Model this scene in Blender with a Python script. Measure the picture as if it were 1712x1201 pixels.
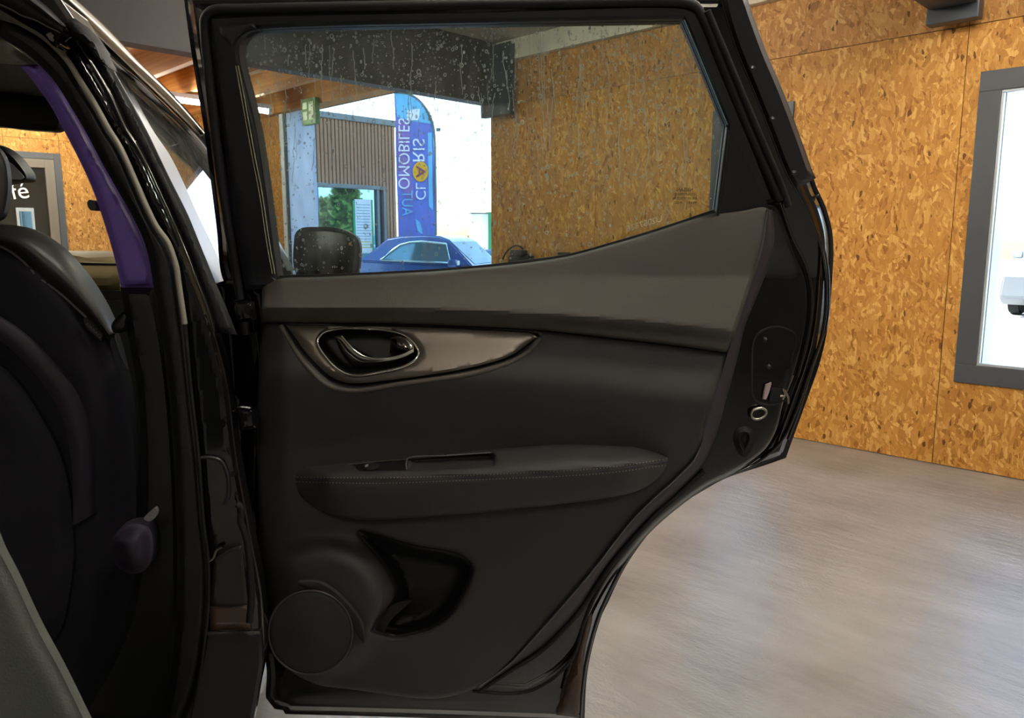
import bpy, bmesh, math, random
import numpy as np
from mathutils import Vector, Matrix
from mathutils.geometry import delaunay_2d_cdt

# ------------------------------------------------------------------ scene reset
for o in list(bpy.data.objects):
    bpy.data.objects.remove(o)
SC = bpy.context.scene
COL = SC.collection
random.seed(7); RNG = np.random.default_rng(7)

# ------------------------------------------------------------------ camera
FPX, CX, CY, PITCH, HCAM = 1290.0, 856.0, 600.5, math.radians(8.8), 1.3
cam = bpy.data.cameras.new('camera'); camo = bpy.data.objects.new('camera', cam)
COL.objects.link(camo); SC.camera = camo
cam.sensor_width = 36.0; cam.lens = FPX * 36.0 / 1712.0; cam.clip_start = 0.02; cam.clip_end = 400
camo.location = (0, 0, HCAM); camo.rotation_euler = (math.pi / 2 - PITCH, 0, 0)

# ------------------------------------------------------------------ world, sun, exposure
ROOM = math.radians(45.2)                       # the room stands at 45 degrees to the view
world = bpy.data.worlds.new('world'); SC.world = world; world.use_nodes = True
wn = world.node_tree; wn.nodes.clear()
wo = wn.nodes.new('ShaderNodeOutputWorld'); wb = wn.nodes.new('ShaderNodeBackground')
sk = wn.nodes.new('ShaderNodeTexSky'); sk.sky_type = 'NISHITA'; sk.sun_disc = False
sk.sun_elevation = math.radians(42); sk.sun_rotation = math.radians(-60); sk.air_density = 1.0; sk.dust_density = 2.0
wn.links.new(sk.outputs[0], wb.inputs[0]); wn.links.new(wb.outputs[0], wo.inputs[0])
wb.inputs[1].default_value = 0.55
sun = bpy.data.lights.new('sun', 'SUN'); sun.energy = 6.0; sun.angle = 0.01; sun.color = (1, .95, .86)
suno = bpy.data.objects.new('sun', sun); COL.objects.link(suno)
_sa = math.radians(-62); _se = math.radians(42)   # sun stands beyond the yard, left of the far building
suno.rotation_euler = Vector((math.sin(_sa) * math.cos(_se), math.cos(_sa) * math.cos(_se), math.sin(_se))).to_track_quat('Z', 'Y').to_euler()
SC.view_settings.view_transform = 'Standard'; SC.view_settings.look = 'None'
SC.view_settings.gamma = 1.0; SC.view_settings.use_curve_mapping = False
SC.view_settings.exposure = 1.0
TUBE_STRENGTH = 59.0

# ------------------------------------------------------------------ geometry of the view: pixel -> ray -> real surfaces
_c, _s = math.cos(PITCH), math.sin(PITCH)
ORI = Vector((0, 0, HCAM))
def ray(px, py):
    a = px - CX; b = CY - py
    return Vector((a, FPX * _c + b * _s, -FPX * _s + b * _c)) / FPX
UD = Vector((-math.sin(ROOM), math.cos(ROOM), 0)); VD = Vector((math.cos(ROOM), math.sin(ROOM), 0))
def hit(px, py, P0, N):
    r = ray(px, py); return ORI + r * ((P0 - ORI).dot(N) / r.dot(N))
def toroom(P): return (P.dot(VD), P.dot(UD), P.z)
def on_u(px, py, U): return toroom(hit(px, py, UD * U, UD))
def on_v(px, py, V): return toroom(hit(px, py, VD * V, VD))
def on_z(px, py, z=0): return toroom(hit(px, py, Vector((0, 0, z)), Vector((0, 0, 1))))

class Plane:                                     # a flat surface of the car with an outward normal
    def __init__(s, P0, N): s.P0 = Vector(P0); s.N = Vector(N).normalized(); s.n = s.N
    def p(s, x, y, off=0.0): return hit(x, y, s.P0 + s.N * off, s.N)
class DoorSurf:                                  # rear door: upright below the belt, window part leaning inwards
    def __init__(s):
        a = math.radians(4); s.d = Vector((math.cos(a), -math.sin(a), 0)); s.n = Vector((-math.sin(a), -math.cos(a), 0))
        s.P0 = ORI + ray(856, 700) * 1.40; s.zb = 1.24; s.L = math.tan(math.radians(15))
        s.NU = (s.n - Vector((0, 0, s.L))).normalized(); s.Pb = Vector((s.P0.x, s.P0.y, s.zb))
    def p(s, x, y, off=0.0):
        q = hit(x, y, s.P0 + s.n * off, s.n)
        if q.z > s.zb: q = hit(x, y, s.Pb + s.n * off, s.NU)
        return q
DOOR = DoorSurf()
# car axes: it points a little left of the view
_ca = math.radians(-8); CF = Vector((math.sin(_ca), math.cos(_ca), 0)); CR = Vector((math.cos(_ca), -math.sin(_ca), 0)); SIDE = .34
def carp(l, d, z): return CF * d + CR * (l - SIDE) + Vector((0, 0, z))   # l: metres right of the car's flank
def cross(d): return Plane(CF * d, -CF)          # plane across the car at distance d, facing back
_L = math.radians(20)
FLANK = Plane(carp(0, 0, 1.15), CR * math.cos(_L) + Vector((0, 0, math.sin(_L))))   # leaning window flank of the front door

# ------------------------------------------------------------------ objects
def obj(name, me, mat, parent=None, smooth=None):
    o = bpy.data.objects.new(name, me); COL.objects.link(o)
    if mat is not None:
        for m in (mat if isinstance(mat, (list, tuple)) else [mat]): me.materials.append(m)
    if parent is not None: o.parent = parent
    if smooth is not None:
        me.shade_smooth()
        me.set_sharp_from_angle(angle=math.radians(smooth))
    return o
def tag(o, label=None, cat=None, group=None, kind=None):
    if label: o['label'] = label
    if cat: o['category'] = cat
    if group: o['group'] = group
    if kind: o['kind'] = kind
    return o
def empty(name, loc=(0, 0, 0), rz=0):
    o = bpy.data.objects.new(name, None); COL.objects.link(o); o.location = loc; o.rotation_euler.z = rz; o.empty_display_size = .1
    return o
def mesh(verts, faces, name='m'):
    me = bpy.data.meshes.new(name); me.from_pydata([tuple(v) for v in verts], [], faces); me.update(); me.validate(); return me
def bm_mesh(bm, name='m', recalc=True):
    if recalc: bmesh.ops.recalc_face_normals(bm, faces=bm.faces)
    me = bpy.data.meshes.new(name); bm.to_mesh(me); bm.free(); return me
def room(o): o.rotation_euler.z = ROOM; return o
def boxes(lst, bevel=0.0):
    bm = bmesh.new()
    for (a, b, c, d, e, f) in lst:               # x0,x1,y0,y1,z0,z1
        vs = [bm.verts.new((x, y, z)) for x in (a, b) for y in (c, d) for z in (e, f)]
        for q in ((0, 1, 3, 2), (4, 6, 7, 5), (0, 4, 5, 1), (2, 3, 7, 6), (0, 2, 6, 4), (1, 5, 7, 3)): bm.faces.new([vs[i] for i in q])
    if bevel: bmesh.ops.bevel(bm, geom=bm.edges[:], offset=bevel, segments=2, affect='EDGES', profile=.6)
    return bm_mesh(bm)
def cyl_mesh(r, h, seg=24, axis='Z', r2=None, bevel=0):
    bm = bmesh.new(); bmesh.ops.create_cone(bm, cap_ends=True, segments=seg, radius1=r, radius2=r if r2 is None else r2, depth=h)
    if bevel: bmesh.ops.bevel(bm, geom=[e for e in bm.edges if len(e.link_faces) == 2 and e.calc_face_angle(0) > .8], offset=bevel, segments=2, affect='EDGES')
    if axis == 'X': bmesh.ops.rotate(bm, verts=bm.verts, matrix=Matrix.Rotation(math.pi / 2, 3, 'Y'))
    if axis == 'Y': bmesh.ops.rotate(bm, verts=bm.verts, matrix=Matrix.Rotation(math.pi / 2, 3, 'X'))
    return bm_mesh(bm)

# ------------------------------------------------------------------ curves in pixel or metre space
def crom(P, step, closed=False):
    P = [np.array(p[:2], float) for p in P]; n = len(P); out = []
    rng = n if closed else n - 1
    for i in range(rng):
        p1, p2 = P[i], P[(i + 1) % n]
        p0 = P[i - 1] if (closed or i > 0) else 2 * p1 - p2
        p3 = P[(i + 2) % n] if (closed or i + 2 < n) else 2 * p2 - p1
        d = np.linalg.norm(p2 - p1); k = max(1, int(round(d / step)))
        a = .5; t0 = 0; t1 = t0 + max(np.linalg.norm(p1 - p0), 1e-6) ** a; t2 = t1 + max(d, 1e-6) ** a; t3 = t2 + max(np.linalg.norm(p3 - p2), 1e-6) ** a
        for j in range(k):
            t = t1 + (t2 - t1) * j / k
            A1 = (t1 - t) / (t1 - t0) * p0 + (t - t0) / (t1 - t0) * p1; A2 = (t2 - t) / (t2 - t1) * p1 + (t - t1) / (t2 - t1) * p2; A3 = (t3 - t) / (t3 - t2) * p2 + (t - t2) / (t3 - t2) * p3
            B1 = (t2 - t) / (t2 - t0) * A1 + (t - t0) / (t2 - t0) * A2; B2 = (t3 - t) / (t3 - t1) * A2 + (t - t1) / (t3 - t1) * A3
            out.append((t2 - t) / (t2 - t1) * B1 + (t - t1) / (t2 - t1) * B2)
    if not closed: out.append(P[-1])
    return out
def outline(P, step=6):
    """closed outline; a third entry on a point makes it a sharp corner"""
    cs = [i for i, p in enumerate(P) if len(p) > 2]
    if not cs: return np.array(crom(P, step, True))
    out = []; n = len(P)
    for k, i in enumerate(cs):
        j = cs[(k + 1) % len(cs)]
        seg = [P[(i + m) % n] for m in range(((j - i) % n or n) + 1)]
        out += crom(seg, step)[:-1]
    return np.array(out)
def line(P, step=8): return np.array(crom(P, step))
def resample(L, n):
    L = np.array(L, float); s = np.r_[0, np.cumsum(np.linalg.norm(np.diff(L, axis=0), axis=1))]
    t = np.linspace(0, s[-1], n); return np.stack([np.interp(t, s, L[:, k]) for k in range(L.shape[1])], 1)
def inside(pts, poly):
    x, y = pts[:, 0], pts[:, 1]; r = np.zeros(len(pts), bool); n = len(poly)
    for i in range(n):
        x1, y1 = poly[i]; x2, y2 = poly[(i + 1) % n]
        if y1 == y2: continue
        r ^= ((y1 > y) != (y2 > y)) & (x < (x2 - x1) * (y - y1) / (y2 - y1) + x1)
    return r
def bdist(pts, polys):
    d = np.full(len(pts), 1e9)
    for poly in polys:
        a = poly; b = np.roll(poly, -1, 0); ab = b - a; l2 = (ab ** 2).sum(1) + 1e-12
        for i in range(len(a)):
            ap = pts - a[i]; t = np.clip((ap @ ab[i]) / l2[i], 0, 1)
            d = np.minimum(d, np.hypot(ap[:, 0] - t * ab[i, 0], ap[:, 1] - t * ab[i, 1]))
    return d
def patch(name, ol, off, mat, parent, mp, step=10, holes=(), thick=.02, back=False, rings=(1.5, 4, 8), smooth=40, lab=None):
    """a surface with its own relief over the outline: front sheet, edge wall, optional back"""
    polys = [np.array(ol)] + [np.array(h) for h in holes]
    bpts = []; edges = []
    for poly in polys:
        k = len(bpts); n = len(poly); bpts += [tuple(p) for p in poly]; edges += [(k + i, k + (i + 1) % n) for i in range(n)]
    nb = len(bpts); cand = []
    mn = polys[0].min(0); mx = polys[0].max(0)
    gx, gy = np.meshgrid(np.arange(mn[0] + step * .5, mx[0], step), np.arange(mn[1] + step * .5, mx[1], step)); g = np.stack([gx.ravel(), gy.ravel()], 1)
    def ok(p):
        m = inside(p, polys[0])
        for h in polys[1:]: m &= ~inside(p, h)
        return p[m]
    g = ok(g); dist = bdist(g, polys) if len(g) else np.zeros(0)
    g = g[dist > (max(rings) + step * .35 if rings else step * .4)]
    allp = [g]
    for r in rings:
        for poly in polys:
            t = np.roll(poly, -1, 0) - np.roll(poly, 1, 0); t /= np.linalg.norm(t, axis=1)[:, None] + 1e-9
            nn = np.stack([-t[:, 1], t[:, 0]], 1)
            for sg in (1, -1):
                c = ok(poly + nn * r * sg)
                if len(c): c = c[bdist(c, polys) > r * .93]; allp.append(c)
    inn = np.concatenate(allp) if allp else np.zeros((0, 2))
    vin = [Vector(p) for p in bpts] + [Vector(p) for p in inn]
    V2, E2, F2, ov, _, _ = delaunay_2d_cdt(vin, edges, [], 1, 1e-5)
    V2a = np.array([tuple(v) for v in V2]); F2 = [list(f) for f in F2]
    cen = np.array([V2a[f].mean(0) for f in F2]); keep = inside(cen, polys[0])
    for h in polys[1:]: keep &= ~inside(cen, h)
    F2 = [f for f, k in zip(F2, keep) if k]
    dd = bdist(V2a, polys); offs = off(V2a, dd) if callable(off) else np.full(len(V2a), float(off))
    vs = [mp.p(x, y, o) for (x, y), o in zip(V2a, offs)]; n0 = len(vs); faces = []
    for f in F2:
        a, b, c = (vs[i] for i in f)
        faces.append(f if (b - a).cross(c - a).dot(mp.n) > 0 else f[::-1])
    if thick:
        cnt = {}
        for f in faces:
            for i in range(3):
                e = (f[i], f[(i + 1) % 3]); cnt[e] = 1
        bed = [e for e in cnt if (e[1], e[0]) not in cnt]
        if back:
            vs += [v - mp.n * thick for v in vs]
            faces += [[i + n0 for i in f[::-1]] for f in faces]
            faces += [[b, a, a + n0, b + n0] for a, b in bed]
        else:
            m = {}
            for e in bed:
                for i in e:
                    if i not in m: m[i] = len(vs); vs.append(vs[i] - mp.n * thick)
            faces += [[b, a, m[a], m[b]] for a, b in bed]
    o = obj(name, mesh(vs, faces, name), mat, parent, smooth)
    if lab: o['label'] = lab
    return o
def ribbon(name, A, B, oa, ob, mat, parent, mp, n=60, m=6, bulge=0.0, thick=.01, smooth=50):
    """a band between two lines with its own offsets and a rounded crown"""
    A = resample(line(A), n); B = resample(line(B), n); vs = []; faces = []
    fa = oa if callable(oa) else (lambda t: oa); fb = ob if callable(ob) else (lambda t: ob)
    for i in range(n):
        for j in range(m + 1):
            t = j / m; p = A[i] * (1 - t) + B[i] * t; u = i / (n - 1)
            vs.append(mp.p(p[0], p[1], fa(u) * (1 - t) + fb(u) * t + bulge * math.sin(math.pi * t)))
    W = m + 1
    for i in range(n - 1):
        for j in range(m): faces.append([i * W + j, i * W + j + 1, (i + 1) * W + j + 1, (i + 1) * W + j])
    a, b, c = vs[faces[0][0]], vs[faces[0][1]], vs[faces[0][2]]
    if (b - a).cross(c - a).dot(mp.n) < 0: faces = [f[::-1] for f in faces]
    n0 = len(vs); loop = [j for j in range(W)] + [i * W + m for i in range(1, n)] + [(n - 1) * W + j for j in range(m - 1, -1, -1)] + [i * W for i in range(n - 2, 0, -1)]
    vs += [vs[i] - mp.n * thick for i in loop]; k = len(loop)
    faces += [[loop[i], loop[(i + 1) % k], n0 + (i + 1) % k, n0 + i] for i in range(k)] + [[n0 + i for i in range(k)][::-1]]
    bm = bmesh.new(); bm.from_mesh(mesh(vs, faces)); bmesh.ops.recalc_face_normals(bm, faces=bm.faces)
    return obj(name, bm_mesh(bm, name, False), mat, parent, smooth)
def tube_mesh(P, r, seg=8, closed=False, flat=1.0):
    P = [Vector(p) for p in P]; n = len(P); vs = []; faces = []; up = Vector((.3, -.8, .5)).normalized(); prev = None
    for i in range(n):
        a = P[i - 1] if (i or closed) else P[0]; b = P[(i + 1) % n] if (i < n - 1 or closed) else P[-1]
        t = (b - a).normalized()
        if prev is None: x = up.cross(t); x = x.normalized() if x.length > 1e-4 else Vector((1, 0, 0)).cross(t).normalized()
        else: x = (prev - t * prev.dot(t)).normalized()
        prev = x; y = t.cross(x); rr = r[i] if hasattr(r, '__len__') else r
        for k in range(seg):
            w = 2 * math.pi * k / seg; vs.append(P[i] + x * (math.cos(w) * rr) + y * (math.sin(w) * rr * flat))
    for i in range(n if closed else n - 1):
        for k in range(seg):
            j = (i + 1) % n; faces.append([i * seg + k, i * seg + (k + 1) % seg, j * seg + (k + 1) % seg, j * seg + k])
    if not closed: faces += [list(range(seg))[::-1], [(n - 1) * seg + k for k in range(seg)]]
    return mesh(vs, faces)
def tube(name, px, off, r, mat, parent, mp, step=8, closed=False, seg=8):
    L = outline(px, step) if closed else line(px, step)
    f = off if callable(off) else (lambda x, y: off)
    return obj(name, tube_mesh([mp.p(x, y, f(x, y)) for x, y in L], r, seg, closed), mat, parent, 60)
def interp(P):
    P = np.array([p[:2] for p in P], float); return lambda x: np.interp(x, P[:, 0], P[:, 1])
def sstep(a, b, x): t = np.clip((x - a) / (b - a), 0, 1); return t * t * (3 - 2 * t)
def text_mesh(body, size, depth=.0006, align='CENTER'):
    cu = bpy.data.curves.new('txt', 'FONT'); cu.body = body; cu.size = size; cu.extrude = depth; cu.align_x = align; cu.align_y = 'CENTER'
    o = bpy.data.objects.new('txt', cu); COL.objects.link(o)
    me = bpy.data.meshes.new_from_object(o.evaluated_get(bpy.context.evaluated_depsgraph_get()))
    bpy.data.objects.remove(o); return me

# ------------------------------------------------------------------ materials
def lin(c):
    c = [((v / 255) / 12.92 if v / 255 <= .04045 else ((v / 255 + .055) / 1.055) ** 2.4) for v in c]; return (*c, 1)
MATS = {}
def mat(name, rgb, rough=.5, metal=0.0, spec=.5, bump=None, coat=0.0, vary=None, trans=0, emit=None, sub=None):
    m = bpy.data.materials.new(name); m.use_nodes = True; nt = m.node_tree; b = nt.nodes['Principled BSDF']
    b.inputs['Base Color'].default_value = lin(rgb); b.inputs['Roughness'].default_value = rough; b.inputs['Metallic'].default_value = metal
    b.inputs['Specular IOR Level'].default_value = spec; b.inputs['Coat Weight'].default_value = coat; b.inputs['Coat Roughness'].default_value = .05
    tc = nt.nodes.new('ShaderNodeTexCoord')
    def noise(scale, det=4, st=None):
        n = nt.nodes.new('ShaderNodeTexNoise'); n.inputs['Scale'].default_value = scale; n.inputs['Detail'].default_value = det
        if st:
            mp = nt.nodes.new('ShaderNodeMapping'); mp.inputs['Scale'].default_value = st; nt.links.new(tc.outputs['Object'], mp.inputs[0]); nt.links.new(mp.outputs[0], n.inputs[0])
        else: nt.links.new(tc.outputs['Object'], n.inputs[0])
        return n
    if bump:
        n = noise(bump[0], 3, bump[2] if len(bump) > 2 else None); bp = nt.nodes.new('ShaderNodeBump'); bp.inputs['Strength'].default_value = bump[1]; bp.inputs['Distance'].default_value = .002
        nt.links.new(n.outputs[0], bp.inputs['Height']); nt.links.new(bp.outputs[0], b.inputs['Normal'])
    if vary:                                       # scale, second colour[, stretch]
        n = noise(vary[0], 5, vary[2] if len(vary) > 2 else None); r = nt.nodes.new('ShaderNodeValToRGB'); r.color_ramp.elements[0].position = .35; r.color_ramp.elements[1].position = .65
        r.color_ramp.elements[0].color = lin(rgb); r.color_ramp.elements[1].color = lin(vary[1])
        nt.links.new(n.outputs[0], r.inputs[0]); nt.links.new(r.outputs[0], b.inputs['Base Color'])
    if emit: b.inputs['Emission Color'].default_value = lin(emit[0]); b.inputs['Emission Strength'].default_value = emit[1]
    MATS[name] = m; return m
def glass(name, tint, gloss=.06, rough=.0, haze=0.0):
    m = bpy.data.materials.new(name); m.use_nodes = True; nt = m.node_tree; nt.nodes.clear()
    o = nt.nodes.new('ShaderNodeOutputMaterial'); t = nt.nodes.new('ShaderNodeBsdfTransparent'); t.inputs[0].default_value = (*tint, 1)
    g = nt.nodes.new('ShaderNodeBsdfGlossy'); g.inputs['Roughness'].default_value = rough
    lw = nt.nodes.new('ShaderNodeLayerWeight'); lw.inputs[0].default_value = .5; pw = nt.nodes.new('ShaderNodeMath'); pw.operation = 'POWER'; pw.inputs[1].default_value = 5
    fr = nt.nodes.new('ShaderNodeMath'); fr.operation = 'MULTIPLY_ADD'; fr.inputs[1].default_value = .95; fr.inputs[2].default_value = .04; nt.links.new(lw.outputs['Facing'], pw.inputs[0]); nt.links.new(pw.outputs[0], fr.inputs[0]); mx = nt.nodes.new('ShaderNodeMixShader')
    nt.links.new(fr.outputs[0], mx.inputs[0]); nt.links.new(t.outputs[0], mx.inputs[1]); nt.links.new(g.outputs[0], mx.inputs[2]); out = mx
    if haze:
        d = nt.nodes.new('ShaderNodeBsdfDiffuse'); d.inputs[0].default_value = (.6, .6, .58, 1); m2 = nt.nodes.new('ShaderNodeMixShader')
        tc = nt.nodes.new('ShaderNodeTexCoord'); mp = nt.nodes.new('ShaderNodeMapping'); mp.inputs['Scale'].default_value = (1, 1, .12)
        n = nt.nodes.new('ShaderNodeTexNoise'); n.inputs['Scale'].default_value = 70; n.inputs['Detail'].default_value = 4
        nt.links.new(tc.outputs['Object'], mp.inputs[0]); nt.links.new(mp.outputs[0], n.inputs[0])
        r = nt.nodes.new('ShaderNodeMapRange'); r.inputs['From Min'].default_value = .42; r.inputs['From Max'].default_value = .75; r.inputs['To Min'].default_value = haze * .3; r.inputs['To Max'].default_value = haze * 2.2
        nt.links.new(n.outputs[0], r.inputs[0]); nt.links.new(r.outputs[0], m2.inputs[0]); nt.links.new(mx.outputs[0], m2.inputs[1]); nt.links.new(d.outputs[0], m2.inputs[2]); out = m2
    nt.links.new(out.outputs[0], o.inputs[0]); MATS[name] = m; return m
def osb(name, dark, mid, light, stretch='Z'):
    """strand board: three layers of stretched flakes lying at different angles, dark flecks between"""
    m = bpy.data.materials.new(name); m.use_nodes = True; nt = m.node_tree; b = nt.nodes['Principled BSDF']; L = nt.links.new
    b.inputs['Roughness'].default_value = .55; b.inputs['Specular IOR Level'].default_value = .3
    tc = nt.nodes.new('ShaderNodeTexCoord'); oi = nt.nodes.new('ShaderNodeObjectInfo'); add = nt.nodes.new('ShaderNodeVectorMath'); add.operation = 'MULTIPLY_ADD'
    L(oi.outputs['Random'], add.inputs[0]); add.inputs[1].default_value = (7, 11, 5); L(tc.outputs['Object'], add.inputs[2])
    wob = nt.nodes.new('ShaderNodeTexNoise'); wob.inputs['Scale'].default_value = 4; L(add.outputs[0], wob.inputs[0])
    wf2 = nt.nodes.new('ShaderNodeTexNoise'); wf2.inputs['Scale'].default_value = 26; wf2.inputs['Detail'].default_value = 3; L(add.outputs[0], wf2.inputs[0])
    a2 = nt.nodes.new('ShaderNodeVectorMath'); a2.operation = 'MULTIPLY_ADD'; a2.inputs[1].default_value = (.018, .018, .018); L(wf2.outputs['Color'], a2.inputs[0]); L(add.outputs[0], a2.inputs[2])
    layers = []
    for k, (ang, sc) in enumerate(((12, 1.0), (-22, 1.25), (58, 1.3), (-6, 2.1), (32, 2.7))):
        rot = nt.nodes.new('ShaderNodeMapping'); rot.vector_type = 'POINT'; rot.inputs['Rotation'].default_value = (math.radians(ang), math.radians(ang * .6), 0); rot.inputs['Location'].default_value = (k * 3.1, k * 1.7, k)
        s2 = nt.nodes.new('ShaderNodeMapping'); s2.inputs['Scale'].default_value = (27 * sc, 27 * sc, 7.5 * sc)
        w2 = nt.nodes.new('ShaderNodeVectorMath'); w2.operation = 'MULTIPLY_ADD'; w2.inputs[1].default_value = (.12, .12, .12); L(wob.outputs['Color'], w2.inputs[0]); L(a2.outputs[0], w2.inputs[2])
        L(w2.outputs[0], rot.inputs[0]); L(rot.outputs[0], s2.inputs[0])
        v = nt.nodes.new('ShaderNodeTexVoronoi'); v.inputs['Scale'].default_value = 1; v.inputs['Randomness'].default_value = 1; L(s2.outputs[0], v.inputs['Vector'])
        sep = nt.nodes.new('ShaderNodeSeparateColor'); L(v.outputs['Color'], sep.inputs[0]); layers.append((sep, v))
    def mix(a, bb, f):
        n = nt.nodes.new('ShaderNodeMix'); n.data_type = 'FLOAT'; L(f, n.inputs[0]); L(a, n.inputs[2]); L(bb, n.inputs[3]); return n.outputs[0]
    def gt(a, t):
        n = nt.nodes.new('ShaderNodeMath'); n.operation = 'GREATER_THAN'; L(a, n.inputs[0]); n.inputs[1].default_value = t; return n.outputs[0]
    val = layers[0][0].outputs[0]
    for k in (1, 2, 3, 4): val = mix(val, layers[k][0].outputs[0], gt(layers[k][0].outputs[1], .58 if k < 4 else .8))
    ramp = nt.nodes.new('ShaderNodeValToRGB'); e = ramp.color_ramp.elements; e[0].position = 0; e[0].color = lin(dark); e[1].position = 1; e[1].color = lin(light)
    q = e.new(.10); q.color = lin([dark[i] * .35 + mid[i] * .65 for i in range(3)]); q = e.new(.5); q.color = lin(mid); q = e.new(.82); q.color = lin([(mid[i] * .6 + light[i] * .4) for i in range(3)])
    L(val, ramp.inputs[0])
    gm = nt.nodes.new('ShaderNodeMapping'); gm.inputs['Scale'].default_value = (150, 150, 9); L(a2.outputs[0], gm.inputs[0]); gn = nt.nodes.new('ShaderNodeTexNoise'); gn.inputs['Scale'].default_value = 1; gn.inputs['Detail'].default_value = 4; L(gm.outputs[0], gn.inputs[0])
    gx = nt.nodes.new('ShaderNodeMath'); gx.operation = 'MULTIPLY_ADD'; gx.inputs[1].default_value = .55; L(gn.outputs[0], gx.inputs[0]); gy = nt.nodes.new('ShaderNodeMath'); gy.operation = 'SUBTRACT'; gy.inputs[1].default_value = .275; L(val, gy.inputs[0]); L(gy.outputs[0], gx.inputs[2]); L(gx.outputs[0], ramp.inputs[0])
    fl = nt.nodes.new('ShaderNodeMapping'); fl.inputs['Scale'].default_value = (75, 75, 34); L(add.outputs[0], fl.inputs[0])
    fv = nt.nodes.new('ShaderNodeTexVoronoi'); fv.inputs['Scale'].default_value = 1; L(fl.outputs[0], fv.inputs['Vector']); fs = nt.nodes.new('ShaderNodeSeparateColor'); L(fv.outputs['Color'], fs.inputs[0])
    dk = nt.nodes.new('ShaderNodeMix'); dk.data_type = 'RGBA'; L(gt(fs.outputs[2], .990), dk.inputs[0]); L(ramp.outputs[0], dk.inputs[6]); dk.inputs[7].default_value = lin([v * .72 for v in dark])
    big = nt.nodes.new('ShaderNodeTexNoise'); big.inputs['Scale'].default_value = 1.3; big.inputs['Detail'].default_value = 3; L(add.outputs[0], big.inputs[0])
    hs = nt.nodes.new('ShaderNodeHueSaturation'); mr = nt.nodes.new('ShaderNodeMapRange'); mr.inputs['To Min'].default_value = .82; mr.inputs['To Max'].default_value = 1.16; L(big.outputs[0], mr.inputs[0]); L(mr.outputs[0], hs.inputs['Value']); L(dk.outputs[2], hs.inputs['Color'])
    L(hs.outputs[0], b.inputs['Base Color'])
    bp = nt.nodes.new('ShaderNodeBump'); bp.inputs['Strength'].default_value = .35; bp.inputs['Distance'].default_value = .003; L(val, bp.inputs['Height']); L(bp.outputs[0], b.inputs['Normal'])
    MATS[name] = m; return m
osb('osb', (150, 94, 34), (192, 134, 60), (224, 174, 98)); osb('osb_upper', (136, 88, 40), (184, 128, 64), (212, 164, 100))  # upper sheets: darker board tone, with beam shade put into the colour
def concrete():
    m = bpy.data.materials.new('concrete'); m.use_nodes = True; nt = m.node_tree; b = nt.nodes['Principled BSDF']; L = nt.links.new
    tc = nt.nodes.new('ShaderNodeTexCoord')
    def tex(scale, st, det=6, kind='ShaderNodeTexNoise'):
        mp = nt.nodes.new('ShaderNodeMapping'); mp.inputs['Scale'].default_value = st; n = nt.nodes.new(kind); n.inputs['Scale'].default_value = scale
        if kind == 'ShaderNodeTexNoise': n.inputs['Detail'].default_value = det; n.inputs['Roughness'].default_value = .6
        L(tc.outputs['Object'], mp.inputs[0]); L(mp.outputs[0], n.inputs[0]); return n
    n1 = tex(1.6, (2.2, 1, 1), 3); r = nt.nodes.new('ShaderNodeValToRGB'); e = r.color_ramp.elements; e[0].position = .3; e[0].color = lin((132, 131, 129)); e[1].position = .72; e[1].color = lin((164, 164, 163)); L(n1.outputs[0], r.inputs[0])
    n2 = tex(2.6, (7, 1, 1), 5); r2 = nt.nodes.new('ShaderNodeValToRGB'); r2.color_ramp.elements[0].position = .28; r2.color_ramp.elements[0].color = (.8, .8, .79, 1); r2.color_ramp.elements[1].position = .58; r2.color_ramp.elements[1].color = (1, 1, 1, 1); L(n2.outputs[0], r2.inputs[0])
    mx = nt.nodes.new('ShaderNodeMix'); mx.data_type = 'RGBA'; mx.blend_type = 'MULTIPLY'; mx.inputs[0].default_value = .5; L(r.outputs[0], mx.inputs[6]); L(r2.outputs[0], mx.inputs[7])
    v = tex(22, (1, 1, 1), kind='ShaderNodeTexVoronoi'); lt = nt.nodes.new('ShaderNodeMath'); lt.operation = 'LESS_THAN'; lt.inputs[1].default_value = .085; L(v.outputs['Distance'], lt.inputs[0])
    n3 = tex(2.2, (1, 1, 1)); gt = nt.nodes.new('ShaderNodeMapRange'); gt.inputs['From Min'].default_value = .48; gt.inputs['From Max'].default_value = .85; gt.inputs['To Min'].default_value = .0; gt.inputs['To Max'].default_value = .13; L(n3.outputs[0], gt.inputs[0]); L(gt.outputs[0], lt.inputs[1]); ml = lt
    m2 = nt.nodes.new('ShaderNodeMix'); m2.data_type = 'RGBA'; L(ml.outputs[0], m2.inputs[0]); L(mx.outputs[2], m2.inputs[6]); m2.inputs[7].default_value = lin((78, 78, 78)); L(m2.outputs[2], b.inputs['Base Color'])
    rr = nt.nodes.new('ShaderNodeMapRange'); rr.inputs['To Min'].default_value = .28; rr.inputs['To Max'].default_value = .33; L(n1.outputs[0], rr.inputs[0]); L(rr.outputs[0], b.inputs['Roughness'])
    n4 = tex(90, (1, 1, 1), 3); n5 = tex(7, (3, 1, 1), 4); ad = nt.nodes.new('ShaderNodeMath'); ad.operation = 'MULTIPLY_ADD'; ad.inputs[1].default_value = 3.5; L(n5.outputs[0], ad.inputs[0]); L(n4.outputs[0], ad.inputs[2])
    bp = nt.nodes.new('ShaderNodeBump'); bp.inputs['Strength'].default_value = .42; bp.inputs['Distance'].default_value = .004; L(ad.outputs[0], bp.inputs['Height']); L(bp.outputs[0], b.inputs['Normal'])
    b.inputs['Specular IOR Level'].default_value = .95; MATS['concrete'] = m
concrete()
mat('paint', (10, 10, 13), .12, 0, .5, coat=.8); mat('satin', (26, 26, 30), .42); mat('rubber', (20, 20, 22), .6, 0, .3)
mat('cover', (34, 33, 38), .38); mat('black', (8, 8, 11), .5)
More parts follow.
